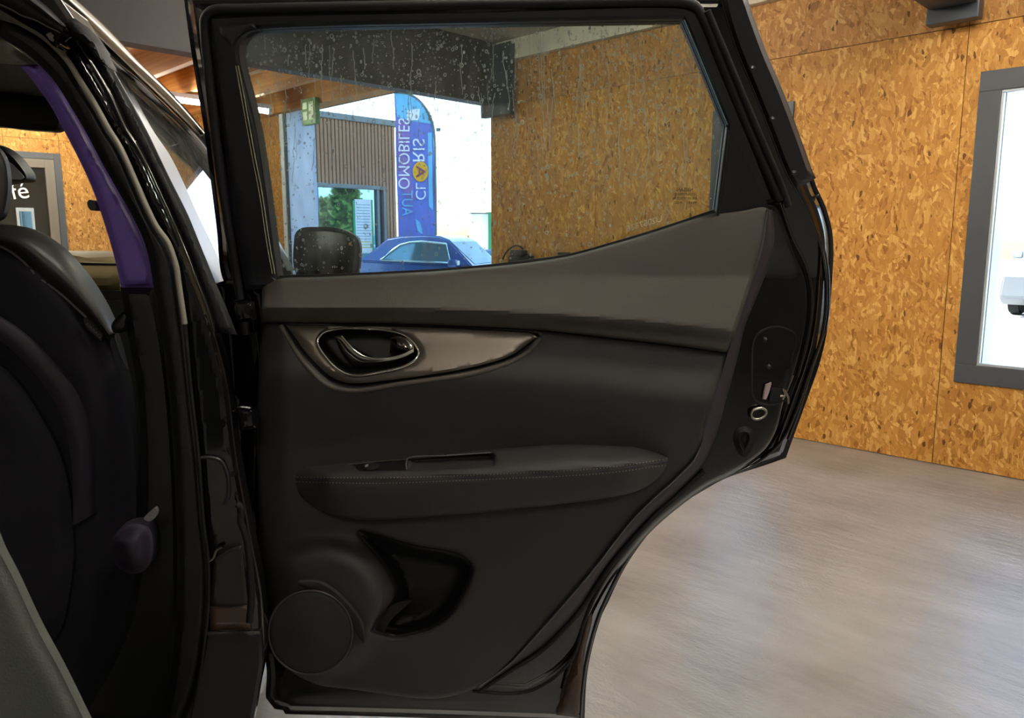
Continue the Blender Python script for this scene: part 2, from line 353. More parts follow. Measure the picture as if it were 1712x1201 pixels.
mat('trim', (80, 75, 70), .48, 0, .45, bump=(900, .35)); mat('trim_low', (52, 50, 51), .5, 0, .4, bump=(900, .3))
mat('armrest', (50, 48, 49), .5, 0, .4, bump=(1100, .2)); mat('stitch', (150, 138, 132), .7); mat('rim', (54, 49, 56), .45)
mat('alu', (120, 112, 104), .34, .85, .5, bump=(160, .12, (1, 1, 26))); mat('chrome', (215, 212, 208), .08, 1); mat('dark_chrome', (120, 116, 112), .12, 1); mat('roof_sheen', (214, 206, 192), .32, .6); mat('piping', (132, 126, 114), .5); mat('chrome_line', (228, 222, 190), .22, 1)
mat('steel_bit', (190, 186, 176), .25, 1); mat('pink_plastic', (170, 150, 152), .5); mat('speaker', (24, 24, 28), .55, bump=(1500, .6))
mat('purple', (112, 84, 166), .55, 0, .3, bump=(500, .1)); mat('headliner', (118, 112, 100), .85, 0, .1, bump=(700, .2)); mat('dash', (120, 104, 66), .5); mat('dash_dark', (30, 29, 27), .5)
mat('leather', (38, 38, 38), .4, 0, .5, bump=(700, .15)); mat('seat_cloth', (24, 23, 32), .7, 0, .3); mat('seat_band', (36, 29, 44), .6); mat('carpet', (84, 88, 84), .9, 0, .1, bump=(400, .4)); mat('tagcloth', (96, 92, 98), .7)
mat('sill', (60, 42, 32), .3); mat('grey_plastic', (36, 36, 35), .5)  # the brown holds a warm wood reflection in its colour
mat('steel', (72, 69, 68), .5, 0, .4); mat('steel_dark', (60, 64, 70), .45); mat('frame', (74, 76, 80), .4, 0, .5); mat('plaster', (104, 103, 101), .8); mat('white_trim', (206, 196, 172), .6)
mat('timber', (206, 150, 78), .6, 0, .3, vary=(3, (176, 118, 56), (1, .12, 8))); mat('ceiling', (206, 198, 184), .8, vary=(2, (196, 188, 172))); mat('roof_board', (214, 148, 70), .7, vary=(6, (190, 122, 52), (1, 1, 1)))
mat('bead', (196, 204, 206), .3, .3); mat('tube', (255, 250, 240), .5, emit=((255, 249, 236), TUBE_STRENGTH)); mat('housing', (220, 218, 210), .5)
mat('door_black', (34, 34, 34), .12, 0, .6); mat('door_grey', (122, 112, 98), .4); mat('white_letter', (236, 238, 238), .5); mat('panel_blue', (150, 192, 224), .35); mat('jamb_white', (214, 226, 232), .4); mat('jamb_dark', (66, 84, 92), .4)
mat('exit_green', (92, 132, 74), .5); mat('exit_light', (206, 222, 190), .5)
mat('slat', (188, 146, 112), .7, vary=(5, (166, 124, 92), (1, 1, .1))); mat('clad_back', (52, 38, 28), .8); mat('cap', (128, 134, 132), .4); mat('asphalt', (172, 174, 176), .85, vary=(3, (150, 152, 154)))
mat('window_glass', (150, 188, 204), .02, .95, .6); mat('poster', (236, 244, 244), .6); mat('poster_green', (74, 176, 116), .6); mat('poster_line', (150, 178, 190), .6); mat('poster_yellow', (206, 206, 70), .6)
mat('banner_blue', (112, 128, 210), .7); mat('banner_light', (120, 196, 232), .7); mat('banner_white', (240, 242, 244), .7); mat('banner_orange', (246, 178, 40), .7); mat('banner_purple', (150, 120, 190), .7); mat('tail_plum', (130, 62, 100), .7); mat('pole', (110, 128, 116), .4)
mat('car_blue', (44, 86, 146), .18, .35, .5, coat=.8); mat('car_pale', (96, 150, 182), .25, 0, .5, coat=.6); mat('car_white', (128, 132, 132), .3, 0, .5, coat=.5); mat('car_glass', (96, 140, 156), .05, .6, .7); mat('tyre', (22, 22, 22), .8); mat('alloy', (170, 172, 176), .3, .8); mat('lamp', (230, 232, 226), .1); mat('tail', (150, 20, 20), .2); mat('trim_chrome', (176, 214, 220), .2, .8)
mat('foliage', (96, 118, 44), .8, vary=(3, (66, 92, 36))); mat('foliage_pale', (150, 150, 96), .8, vary=(3, (120, 128, 78))); mat('bark', (92, 74, 56), .9); mat('fence', (150, 150, 140), .7); mat('hedge', (196, 172, 92), .9)
mat('sticker_dark', (36, 30, 22), .6); mat('etch', (226, 222, 206), .7)
glass('tinted', (.67, .74, .73), haze=.07); glass('clear', (.96, .98, .97)); glass('side_glass', (.88, .92, .89), haze=.05)
def drop_mat():
    m = bpy.data.materials.new('water'); m.use_nodes = True; nt = m.node_tree; nt.nodes.clear(); o = nt.nodes.new('ShaderNodeOutputMaterial')
    d = nt.nodes.new('ShaderNodeBsdfDiffuse'); d.inputs[0].default_value = (.75, .74, .70, 1); t = nt.nodes.new('ShaderNodeBsdfTransparent'); g = nt.nodes.new('ShaderNodeBsdfGlossy'); g.inputs['Roughness'].default_value = .05
    a = nt.nodes.new('ShaderNodeMixShader'); a.inputs[0].default_value = .62; b2 = nt.nodes.new('ShaderNodeMixShader'); b2.inputs[0].default_value = .14
    tl = nt.nodes.new('ShaderNodeBsdfTranslucent'); tl.inputs[0].default_value = (.85, .85, .82, 1); dm = nt.nodes.new('ShaderNodeMixShader'); dm.inputs[0].default_value = .5; nt.links.new(d.outputs[0], dm.inputs[1]); nt.links.new(tl.outputs[0], dm.inputs[2]); nt.links.new(t.outputs[0], a.inputs[1]); nt.links.new(dm.outputs[0], a.inputs[2]); nt.links.new(a.outputs[0], b2.inputs[1]); nt.links.new(g.outputs[0], b2.inputs[2]); nt.links.new(b2.outputs[0], o.inputs[0]); MATS['water'] = m
drop_mat()
def translucent(name, rgb):
    m = bpy.data.materials.new(name); m.use_nodes = True; nt = m.node_tree; nt.nodes.clear(); o = nt.nodes.new('ShaderNodeOutputMaterial')
    d = nt.nodes.new('ShaderNodeBsdfDiffuse'); t = nt.nodes.new('ShaderNodeBsdfTranslucent'); x = nt.nodes.new('ShaderNodeMixShader'); x.inputs[0].default_value = .6
    d.inputs[0].default_value = lin(rgb); t.inputs[0].default_value = lin(rgb); nt.links.new(d.outputs[0], x.inputs[1]); nt.links.new(t.outputs[0], x.inputs[2]); nt.links.new(x.outputs[0], o.inputs[0]); MATS[name] = m
translucent('leaf_blue', (220, 234, 250)); translucent('totem_white', (252, 252, 250))
M = MATS

# ================================================================== THE ROOM (x = across, y = along the right wall, z up; turned by ROOM)
VW, UF, UB, VL, ZC = 4.85, 10.3, -4.5, -4.5, 2.95
WIN1 = (-.35, 1.263, .50, 2.19); WIN2 = (2.30, 2.875, .50, 2.165); BAY = (5.08, 8.74, 0, 2.80)
def cells(u0, u1, z0, z1, holes):
    us = sorted({u0, u1, *[min(max(h[k], u0), u1) for h in holes for k in (0, 1)]}); zs = sorted({z0, z1, *[min(max(h[k], z0), z1) for h in holes for k in (2, 3)]})
    r = []
    for a, b in zip(us, us[1:]):
        for c, d in zip(zs, zs[1:]):
            mu, mz = (a + b) / 2, (c + d) / 2
            if not any(h[0] < mu < h[1] and h[2] < mz < h[3] for h in holes): r.append((a, b, c, d))
    return r
def struct(name, me, m, parent=None):
    o = obj(name, me, m, parent)
    if parent is None: room(o); o['kind'] = 'structure'
    return o
struct('floor', boxes([(VL, VW + .2, UB, UF, -.12, 0)]), M['concrete'])
struct('ceiling', boxes([(VL, VW + .2, UB, 5.0, ZC, ZC + .1), (VL, VW + .2, 5.0, UF, 3.04, 3.14)]), [M['ceiling'], M['roof_board']])
ce = bpy.data.objects['ceiling'].data
for p in ce.polygons: p.material_index = 1 if p.center.y > 5.0 else 0
HO = (WIN1, WIN2, BAY)
wr = struct('wall_right', boxes([(VW + .015, VW + .2, a, b, c, d) for a, b, c, d in cells(UB, UF, 0, 3.04, HO)]), M['clad_back'])
ub = [UB, -3.78, -2.5, -1.22, .06, 1.34, 2.62, 3.9, 5.08]
for a, b in list(zip(ub, ub[1:])) + [(8.74, UF)]:
    for c, d, m in ((.004, 2.44, 'osb'), (2.444, 2.80 if b < 6 else 3.03, 'osb_upper')):
        struct('osb_sheet', boxes([(VW, VW + .015, p, q, r, s) for p, q, r, s in cells(a + .002, b - .002, c, d, HO)]), M[m], wr)
DOORH = (1.86, 2.86, .0, 2.29)
wf = struct('wall_front', boxes([(a, b, UF + .015, UF + .2, c, d) for a, b, c, d in cells(VL, VW, 0, 3.04, (DOORH,))]), M['clad_back'])
vb = [VL, -3.3, -2.05, -.8, .45, 1.7, 2.3, 2.86, 3.9, VW]
for a, b in zip(vb, vb[1:]):
    for c, d, m in ((.004, 2.44, 'osb'), (2.444, 3.03, 'osb')):
        q = cells(a + .002, b - .002, c, d, (DOORH,))
        if q: struct('osb_sheet', boxes([(p, q_, UF, UF + .015, r, s) for p, q_, r, s in q]), M[m], wf)
struct('wall_left', boxes([(VL - .15, VL, UB, UF, 0, 3.04)]), M['plaster']); struct('wall_back', boxes([(VL, VW + .2, UB - .15, UB, 0, ZC)]), M['plaster'])
struct('trim_1', boxes([(VW - .06, VW, UB, 5.0, 2.79, ZC)], .004), M['white_trim'])
def window(name, h, sill=True):
    u0, u1, z0, z1 = h; f = .105; x0, x1 = VW - .012, VW + .09
    w = struct(name, boxes([(x0, x1, u0, u1, z0, z0 + f), (x0, x1, u0, u1, z1 - f, z1), (x0, x1, u0, u0 + f, z0 + f, z1 - f), (x0, x1, u1 - f, u1, z0 + f, z1 - f)], .003), M['frame'])
    g = .014; a, b, c, d = u0 + f, u1 - f, z0 + f, z1 - f; y0, y1 = VW - .002, VW + .03
    struct('glazing_bead', boxes([(y0, y1, a, b, c, c + g), (y0, y1, a, b, d - g, d), (y0, y1, a, a + g, c + g, d - g), (y0, y1, b - g, b, c + g, d - g)], .002), M['bead'], w)
    struct('pane', boxes([(VW + .04, VW + .048, a, b, c, d)]), M['clear'], w)
    struct('outer_reveal', boxes([(VW + .09, VW + .26, u1 - f - .005, u1, z0, z1), (VW + .09, VW + .26, u0, u0 + f + .005, z0, z1), (VW + .09, VW + .34, u0, u1, z0 - .02, z0 + f * .6)]), M['bead'], w)
window('window_1', WIN1); window('window_2', WIN2)
# glazed bay in the right wall: timber head, steel jambs and one closed pale leaf
struct('trim_2', boxes([(VW - .1, VW + .1, 5.08, UF, 2.78, 3.04)], .004), M['timber'])
wb_ = struct('window_3', boxes([(VW - .02, VW + .1, 8.60, 8.64, 0, 2.78), (VW - .02, VW + .1, 8.72, 8.74, 0, 2.78)], .003), M['jamb_dark'])
struct('jamb_strip', boxes([(VW - .03, VW + .1, 8.64, 8.72, 0, 2.78)], .003), M['jamb_white'], wb_)
struct('leaf', boxes([(VW + .0, VW + .05, 8.05, 8.60, 0, 2.78)]), M['leaf_blue'], wb_)
# dark glazed door with white lettering on the far wall
dr = struct('door_1', boxes([(1.86, 1.93, UF - .03, UF + .1, 0, 2.29), (2.79, 2.86, UF - .03, UF + .1, 0, 2.29), (1.93, 2.79, UF - .03, UF + .1, 2.22, 2.29)], .003), M['frame'])
struct('leaf_frame', boxes([(1.93, 2.03, UF - .02, UF + .06, .01, 2.22), (2.69, 2.79, UF - .02, UF + .06, .01, 2.22), (2.03, 2.69, UF - .02, UF + .06, 2.12, 2.22), (2.03, 2.69, UF - .02, UF + .06, .01, .15)], .003), M['door_grey'], dr)
struct('pane', boxes([(2.03, 2.69, UF + .01, UF + .02, .15, 2.12)]), M['door_black'], dr)
tm = text_mesh('Caf\u00e9', .26, .002); lt = obj('lettering', tm, M['white_letter'], dr); lt.matrix_basis = Matrix.Translation((2.27, UF - .004, 1.82)) @ Matrix.Rotation(math.radians(-8), 4, 'Y') @ Matrix.Rotation(math.pi / 2, 4, 'X'); lt['label'] = 'white lettering'
struct('mirrored_frame', boxes([(2.36, 2.54, UF - .012, UF + .012, 1.22, 1.66)], .004), M['bead'], dr)  # a window mirrored in the door glass, built as frame and pane
struct('mirrored_pane', boxes([(2.39, 2.51, UF - .016, UF, 1.27, 1.62)], .002), M['window_glass'], dr)

# steel portal beams
def ibeam(u0, u1, z0, z1, v0, v1, label, brk, lipdark):
    r = empty('steel_beam', (0, 0, 0), ROOM); um = (u0 + u1) / 2; t = .014
    obj('web', boxes([(v0, v1, um - .006, um + .006, z0 + t, z1 - t)]), M['steel'], r); obj('bottom_flange', boxes([(v0, v1, u0, u1, z0, z0 + t)], .002), M['steel'], r); obj('top_flange', boxes([(v0, v1, u0, u1, z1 - t, z1)], .002), M['steel'], r)
    obj('casing', boxes([(v0, v1 - .02, u0 + .012, um - .012, z0 + t + .001, z1 - t - .001)]), M['steel'], r)
    obj('wall_bracket', boxes([brk], .006), M['steel_dark'], r)
    for k in range(3): b = obj('bolt', cyl_mesh(.012, .012, 6, 'X'), M['steel_dark'], r); b.location = (brk[0] - .006, brk[2] + .05 + (brk[3] - brk[2] - .1) * k / 2, (brk[4] + brk[5]) / 2)
    return tag(r, label, 'beam')
ibeam(4.95, 5.08, 2.445, 2.95, VL, VW - .062, 'dark steel beam with a wall bracket, seen through the wet door window', (4.73, 4.785, 4.72, 5.08, 2.34, 2.92), True)
ibeam(1.27, 1.50, 2.52, 2.95, VL, VW - .062, 'dark steel beam ending on the strand board wall above the large window', (4.70, 4.785, 1.262, 1.515, 2.444, 2.93), False)
v = 4.12; first = None
while v > -4.2:
    me = first.data if first else boxes([(-.035, .035, 5.1, UF - .01, 2.80, 3.038)], .004)
    o = obj('timber_rafter', me, None if first else M['timber']); first = first or o
    o.rotation_euler.z = ROOM; o.location = VD * v
    tag(o, 'pale timber rafter under the board roof beyond the steel beam', 'rafter', 'rafters beyond the steel beam'); v -= .57
def tube_light(u, v0, v1, z, label, along='v', grp=None):
    r = empty('tube_light', (0, 0, 0), ROOM); L = v1 - v0
    if along == 'v': a = (v0, v1, u - .045, u + .045); c = ((v0 + v1) / 2, u)
    else: a = (u - .045, u + .045, v0, v1); c = (u, (v0 + v1) / 2)
    obj('housing', boxes([(*a, z + .035, z + .085)], .008), M['housing'], r)
    t = obj('tube', cyl_mesh(.022, L - .06, 16, 'X' if along == 'v' else 'Y'), M['tube'], r, 40); t.location = (c[0], c[1], z + .01)
    for s in (-1, 1):
        e = obj('end_cap', boxes([(-.02, .02, -.03, .03, -.03, .04)], .004), M['housing'], r)
        e.location = (c[0] + s * (L / 2 - .02), c[1], z + .01) if along == 'v' else (c[0], c[1] + s * (L / 2 - .02), z + .01)
        if along != 'v': e.rotation_euler.z = math.pi / 2
    return tag(r, label, 'light', grp)
tube_light(8.22, 3.05, 4.45, 2.70, 'lit tube light under the timber rafters, beside the open door frame')
for uu, vv in ((7.0, .6), (7.0, -2.4), (9.4, 1.4)): tube_light(uu, vv, vv + 1.4, 2.70, 'lit tube light added unseen under the rafters, hidden by the car', 'v', 'unseen tube lights added beyond the beam')  # unseen tubes added to light the far part of the room
for uu, vv in ((3.4, 2.9), (.4, 2.9), (-2.2, 2.9), (.3, 1.0), (3.4, -.9), (-1.6, -1.6)): tube_light(vv, uu - .75, uu + .75, ZC - .09, 'lit tube light added out of view on the pale ceiling above the car', 'u', 'unseen ceiling tube lights added over the floor')  # out-of-view tubes added for light on the car, door and walls
# exit sign by the open bay
r = empty('exit_sign', (0, 0, 0), ROOM); p = on_v(521, 187, VW - .12)
obj('plate', boxes([(VW - .16, VW - .1, p[1] - .14, p[1] + .14, p[2] - .14, p[2] + .14)], .005), M['exit_green'], r)
for k, (a, b, c, d) in enumerate(((-.11, -.02, -.09, .10), (.02, .11, -.09, .0), (.02, .11, .03, .10))): obj('symbol', boxes([(VW - .166, VW - .159, p[1] + a, p[1] + b, p[2] + c, p[2] + d)]), M['exit_light'], r)
tag(r, 'small green emergency exit sign at the top of the bay', 'sign')
# black plug box with a looped cable, and a little socket beside it
r = empty('plug_box', (0, 0, 0), ROOM); p = on_v(876, 434, VW)
obj('body', boxes([(VW - .09, VW - .001, p[1] - .13, p[1] + .11, p[2] - .12, p[2] + .04)], .02), M['black'], r, 40); obj('cap', boxes([(VW - .11, VW - .03, p[1] - .08, p[1] + .07, p[2] + .02, p[2] + .085)], .02), M['satin'], r, 40)
cb = [on_v(x, y, VW - .05) for x, y in [(tuple(q)) for q in crom([(875, 420), (873, 415), (866, 411), (858, 412), (848, 420), (842, 430), (839, 445), (838, 470)], 3)]]
obj('cable', tube_mesh(cb, .008, 6), M['black'], r, 60); tag(r, 'black plug box on the wall with a looped black cable', 'socket')
p = on_v(944, 424, VW); r = empty('wall_socket', (0, 0, 0), ROOM); obj('plate', boxes([(VW - .02, VW - .001, p[1] - .06, p[1] + .06, p[2] - .09, p[2] + .01)], .004), M['black'], r); obj('insert', boxes([(VW - .03, VW - .019, p[1] - .035, p[1] + .035, p[2] - .06, p[2] - .01)], .004), M['satin'], r)
tag(r, 'small flat black wall socket right of the plug box', 'socket')

# ================================================================== OUTSIDE
struct('ground', boxes([(VW + .2, 60, -30, 60, -.14, -.02)]), M['asphalt'])
# slatted building
U1 = 14.0; r = empty('slatted_building', (0, 0, 0), ROOM); vR = 10.52; zt = 3.72
obj('wall', boxes([(9.2, vR, U1 + .06, U1 + 4, 2.42, zt), (10.14, vR, U1 + .06, U1 + 4, 0, 2.42), (5.2, 9.2, U1 + .06, U1 + 4, 2.42, zt), (5.2, 10.14, U1 + .4, U1 + 4, 0, 2.42)]), M['clad_back'], r)
obj('roof_cap', boxes([(5.1, vR + .06, U1 - .06, U1 + 4.1, zt, zt + .12)], .01), M['cap'], r)
sl = boxes([(-.033, .033, U1 - .0, U1 + .059, 2.42, zt)], .006); sl2 = boxes([(-.033, .033, U1 - .0, U1 + .059, .02, zt)], .006)
sl.materials.append(M['slat']); sl2.materials.append(M['slat']); x = 6.9
while x < vR - .03:
    o = obj('slat', sl2 if x > 10.2 else sl, None, r); o.location.x = x; x += .0885
obj('window_frame', boxes([(6.9, 10.2, U1 - .03, U1 + .1, 2.36, 2.44), (10.13, 10.2, U1 - .03, U1 + .1, 0, 2.36), (9.98, 10.04, U1 + .0, U1 + .12, 0, 2.36)], .005), M['cap'], r)
obj('pane', boxes([(6.9, 9.98, U1 + .06, U1 + .07, .05, 2.36)]), M['window_glass'], r); obj('side_pane', boxes([(10.04, 10.13, U1 + .06, U1 + .07, .05, 2.36)]), M['jamb_dark'], r)
tag(r, 'low building clad in brown vertical slats with a large window', 'building')
r = empty('notice_sheet', (0, 0, 0), ROOM); a = on_u(593, 333, U1 + .04); b = on_u(622, 400, U1 + .04)
obj('sheet', boxes([(a[0], b[0], U1 + .04, U1 + .052, b[2] - .3, a[2])]), M['poster'], r); obj('edge', boxes([(a[0] - .05, a[0], U1 + .035, U1 + .055, b[2] - .3, a[2] - .03)], .004), M['poster_green'], r); obj('edge', boxes([(b[0], b[0] + .04, U1 + .035, U1 + .055, b[2] - .3, a[2])], .004), M['poster_green'], r)
for k in range(16): obj('printed_line', boxes([(a[0] + .03, b[0] - .03, U1 + .036, U1 + .041, a[2] - .12 - k * .06, a[2] - .105 - k * .06)]), M['poster_yellow' if k > 12 else 'poster_line'], r)
tag(r, 'white printed notice sheet with green edges in the building window', 'notice')
# feather banner, seen from its back so the words read mirrored
DB = 15.0; BP = Plane(ORI + ray(700, 300) * DB, -Vector((ray(700, 300).x, ray(700, 300).y, 0)).normalized() * 1.0)
r = empty('feather_banner', BP.p(728, 455, .0) * 1); r.location.z = 0; bl = r.location.copy()
class Sh:
    def __init__(s, mp, o): s.mp = mp; s.o = o; s.n = mp.n
    def p(s, x, y, off=0): return s.mp.p(x, y, off) - s.o
BB = Sh(BP, bl)
sail = outline([(659, 155, 1), (680, 157), (697, 166), (710, 180), (719, 197), (724, 215, 1), (727, 300), (728, 455, 1), (668, 455, 1), (665, 350), (662, 260), (661, 200)], 5)
def cloth(xy, d): return .02 * np.sin(xy[:, 1] * .05 + xy[:, 0] * .08)
def clo(x, y): return float(.02 * math.sin(y * .05 + x * .08))
patch('sail', sail, cloth, M['banner_blue'], r, BB, 6, thick=.006, back=True, rings=(), smooth=60)
patch('sail_top', outline([(660, 156, 1), (680, 158), (696, 167), (709, 181), (717, 197), (721, 207, 1), (690, 203, 1), (664, 196, 1)], 5), lambda a, d: cloth(a, d) + .012, M['banner_light'], r, BB, 6, thick=.01, rings=())
patch('printed_square', outline([(681, 184, 1), (702, 182, 1), (700, 201, 1), (680, 201, 1)], 5), lambda a, d: cloth(a, d) + .03, M['banner_white'], r, BB, 5, thick=.01, rings=())
patch('printed_smear', outline([(662, 200, 1), (684, 200, 1), (688, 300), (696, 335, 1), (680, 330, 1), (668, 308, 1)], 5), lambda a, d: cloth(a, d) + .012, M['banner_purple'], r, BB, 6, thick=.01, rings=())
patch('printed_stripe', outline([(715, 222, 1), (722, 222, 1), (724, 352, 1), (717, 345, 1)], 6), lambda a, d: cloth(a, d) + .012, M['banner_light'], r, BB, 6, thick=.01, rings=())
patch('printed_arc', outline([(694, 366, 1), (702, 372), (707, 392, 1), (700, 388), (694, 366, 1)][:4], 4), lambda a, d: cloth(a, d) + .012, M['banner_light'], r, BB, 5, thick=.01, rings=())
patch('printed_disc', outline([(703 + 13 * math.cos(t), 287 + 17 * math.sin(t)) for t in np.linspace(0, 2 * math.pi, 20)[:-1]], 3), lambda a, d: cloth(a, d) + .03, M['banner_orange'], r, BB, 5, thick=.01, rings=())
def banner_text(body, y, x0, w, h, m, off=.04):
    me = text_mesh(body, 1.0, .004); vs = np.array([v.co[:] for v in me.vertices]); mn, mx = vs.min(0), vs.max(0); sx = (mx[0] - mn[0]); sy = (mx[1] - mn[1])
    for v in me.vertices:                                 # reads upwards, letter tops to the right: mirrored from behind
        t = (v.co.x - mn[0]) / sx; q = (v.co.y - mn[1]) / sy; X = x0 + q * w; Y = y - t * h
        v.co = BB.p(X, Y, off + clo(X, Y) + v.co.z)
    o = obj('lettering', me, m, r); return o
banner_text('AUT', 361, 672, 18, 42, M['banner_light']); banner_text('OMOBILES', 316, 666, 19, 118, M['banner_white'])
banner_text('CL', 334, 695, 17, 28, M['banner_white']); banner_text('A', 297, 696, 15, 20, M['tail_plum'], .05); banner_text('RIS', 270, 690, 20, 38, M['banner_white'])
pl = [BB.p(x, y, .0) for x, y in crom([(659, 154), (680, 156), (697, 165), (710, 179), (720, 197), (725, 215), (728, 300), (729, 455)], 6)]; pl.append(Vector((0.02, 0, .05)))
obj('pole', tube_mesh(pl, .022, 8), M['pole'], r, 60); c = obj('clip', boxes([(-.02, .06, -.02, .02, -.03, .03)], .004), M['pole'], r); c.location = BB.p(731, 217, 0)
obj('base', cyl_mesh(.28, .06, 24, bevel=.01), M['black'], r).location = (0, 0, .012)
tag(r, 'tall blue feather banner with mirrored white lettering and orange disc', 'banner')

def make_car(name, loc, rz, body, roof, wins, wheels, width, paint, gl, label, wr_=.31, lean=.14, trimline=None):
    """car seen from its flank: local x along the car, y across (0 = near flank), z up"""
    r = empty(name, loc, rz)
    def prism(P, y0, y1, ins, zb, zt):
        bm = bmesh.new(); A = []; B = []
        for x, z in P:
            t = max(0, (z - zb) / max(zt - zb, .01)); A.append(bm.verts.new((x, y0 + ins * t, z))); B.append(bm.verts.new((x, y1 - ins * t, z)))
        bm.faces.new(A); bm.faces.new(B[::-1]); n = len(P)
        for i in range(n): bm.faces.new([A[i], B[i], B[(i + 1) % n], A[(i + 1) % n]])
        bmesh.ops.recalc_face_normals(bm, faces=bm.faces); bmesh.ops.bevel(bm, geom=[e for e in bm.edges if e.calc_face_angle(0) > .9], offset=.03, segments=3, affect='EDGES')
        return bm_mesh(bm)
    zb = min(z for x, z in roof); zt = max(z for x, z in roof)
    obj('body', prism(body, 0, width, .06, .2, zb), paint, r, 35); obj('cabin', prism(roof, .04, width - .04, lean, zb, zt), paint, r, 35)
    for side in (0, 1):
        for P in wins:
            bm = bmesh.new(); vs = []
            for x, z in P:
                y = .04 + lean * (z - zb) / (zt - zb) - .006; vs.append(bm.verts.new((x, y if side == 0 else width - y, z)))
            f = bm.faces.new(vs); e = bmesh.ops.extrude_face_region(bm, geom=[f]); bmesh.ops.translate(bm, verts=[q for q in e['geom'] if isinstance(q, bmesh.types.BMVert)], vec=(0, .02 if side == 0 else -.02, 0))
            obj('side_window', bm_mesh(bm), gl, r)
            if side == 0 and trimline: obj('window_trim', tube_mesh([(x, .04 + lean * (z - zb) / (zt - zb) - .012, z) for x, z in P], .022, 6, True), trimline, r, 60)
    xs = [x for x, z in roof]; rb = [p for p in roof]
    for k, (i, j) in enumerate(((0, 1), (-2, -1))):           # rear and front screens
        (xa, za), (xb, zb2) = roof[i], roof[j]; n = Vector((zb2 - za, 0, -(xb - xa))).normalized(); n = n if (n.x < 0) == (k == 0) else -n
        bm = bmesh.new(); q = []
        for t, s in ((.08, .16), (.08, width - .16), (.9, width - .16 - lean * .6), (.9, .16 + lean * .6)): q.append(bm.verts.new((xa + (xb - xa) * t + n.x * .006, s, za + (zb2 - za) * t + n.z * .006)))
        f = bm.faces.new(q); e = bmesh.ops.extrude_face_region(bm, geom=[f]); bmesh.ops.translate(bm, verts=[w for w in e['geom'] if isinstance(w, bmesh.types.BMVert)], vec=-n * .02)
        obj('screen', bm_mesh(bm), gl, r)
    for x in wheels:
        for s in (0, 1):
            w = obj('wheel', cyl_mesh(wr_, .2, 28, 'Y', bevel=.03), M['tyre'], r, 40); w.location = (x, .11 if s == 0 else width - .11, wr_)
            h = obj('hub', cyl_mesh(wr_ * .62, .02, 20, 'Y', bevel=.005), M['alloy'], w, 40); h.location = (0, -.1 if s == 0 else .1, 0)
    x1 = max(x for x, z in body); x0 = min(x for x, z in body)
    for s in (.16, width - .16):
        b = obj('headlamp', boxes([(-.04, .03, -.14, .14, -.07, .07)], .025), M['lamp'], r, 40); b.location = (x1 - .06, s, .66)
        b = obj('tail_lamp', boxes([(-.03, .04, -.12, .12, -.1, .1)], .025), M['tail'], r, 40); b.location = (x0 + .06, s, .76)
    for k in range(3): b = obj('grille_bar', boxes([(-.02, .02, -.42, .42, -.02, .02)], .006), M['satin'], r); b.location = (x1 - .0, width / 2, .5 + .07 * k)
    b = obj('number_plate', boxes([(-.01, .01, -.26, .26, -.055, .055)], .003), M['lamp'], r); b.location = (x1 + .012, width / 2, .38)
    for s in (0, 1):
        i = roof[-1][0]; b = obj('wing_mirror', boxes([(-.08, .08, -.1, .06, -.06, .07)], .035), paint, r, 40); b.location = (i - .32, -.05 if s == 0 else width + .05, zb + .06)
        g = obj('mirror_cap', boxes([(-.02, .03, -.05, .05, -.04, .04)], .015), M['lamp'], b, 40); g.location = (.07, 0, .01)
    tag(r, label, 'car'); return r
# blue car: flank towards us, nose to the right
PB = ORI + ray(700, 430) * 13.2; dcar = Vector((math.cos(math.radians(-16)), math.sin(math.radians(-16)), 0)); ncar = Vector((dcar.y, -dcar.x, 0)); PBl = Plane(PB, ncar)
Ab = PB.copy(); Ab.z = -.02
def blue(px, py): q = PBl.p(px, py) - Ab; return (q.dot(dcar), q.z)
roof = [blue(*q) for q in ((597, 438), (640, 399), (665, 394.5), (700, 393), (728, 394.5), (745, 401), (790, 447))]
win = [blue(*q) for q in ((634, 435), (648, 422), (664, 410), (680, 405.5), (700, 404), (742, 408), (752, 440), (700, 438))]
zb = roof[0][1]
bd = [(-1.75, .35), (-1.78, .6), (-1.62, zb - .02), (roof[0][0], zb + .02), (roof[-1][0], roof[-1][1] + .02), (1.75, .72), (1.95, .55), (1.95, .3), (1.7, .22), (-1.6, .22)]
make_car('parked_car', Ab, math.atan2(dcar.y, dcar.x), bd, roof, [win], (-1.2, 1.2), 1.66, M['car_blue'], M['car_glass'], 'blue hatchback with arched side window parked beneath the feather banner', trimline=M['trim_chrome'])
SUV = [(-2.1, .35), (-2.15, .8), (-2.05, 1.0), (1.0, 1.02), (1.95, .92), (2.2, .7), (2.2, .35), (2.0, .22), (-2.0, .22)]
SUVR = [(-2.0, .98), (-1.7, 1.5), (-1.2, 1.58), (-.4, 1.6), (.25, 1.55), (1.05, 1.0)]
SUVW = [[(-1.75, 1.06), (-1.5, 1.44), (-.75, 1.5), (-.75, 1.06)], [(-.65, 1.06), (-.65, 1.5), (.15, 1.47), (.75, 1.06)]]
q = ORI + ray(770, 430) * 15.5; q.z = -.02
c = make_car('parked_car', q + Vector((1.95, 0, 0)), math.radians(-8), SUV, SUVR, SUVW, (-1.3, 1.3), 1.75, M['car_pale'], M['car_glass'], 'pale blue car half hidden behind the board wall, right of the dark blue hatchback', lean=.2); c.scale = (.9, .9, .74)
q = VD * 15.2 + UD * 3.4; q.z = -.02                       # white car facing the window
c = make_car('parked_car', q + VD * 2.2, ROOM + math.pi, SUV, SUVR, SUVW, (-1.3, 1.3), 1.8, M['car_white'], M['car_glass'], 'sunlit pale car facing the large window on the right', lean=.2)
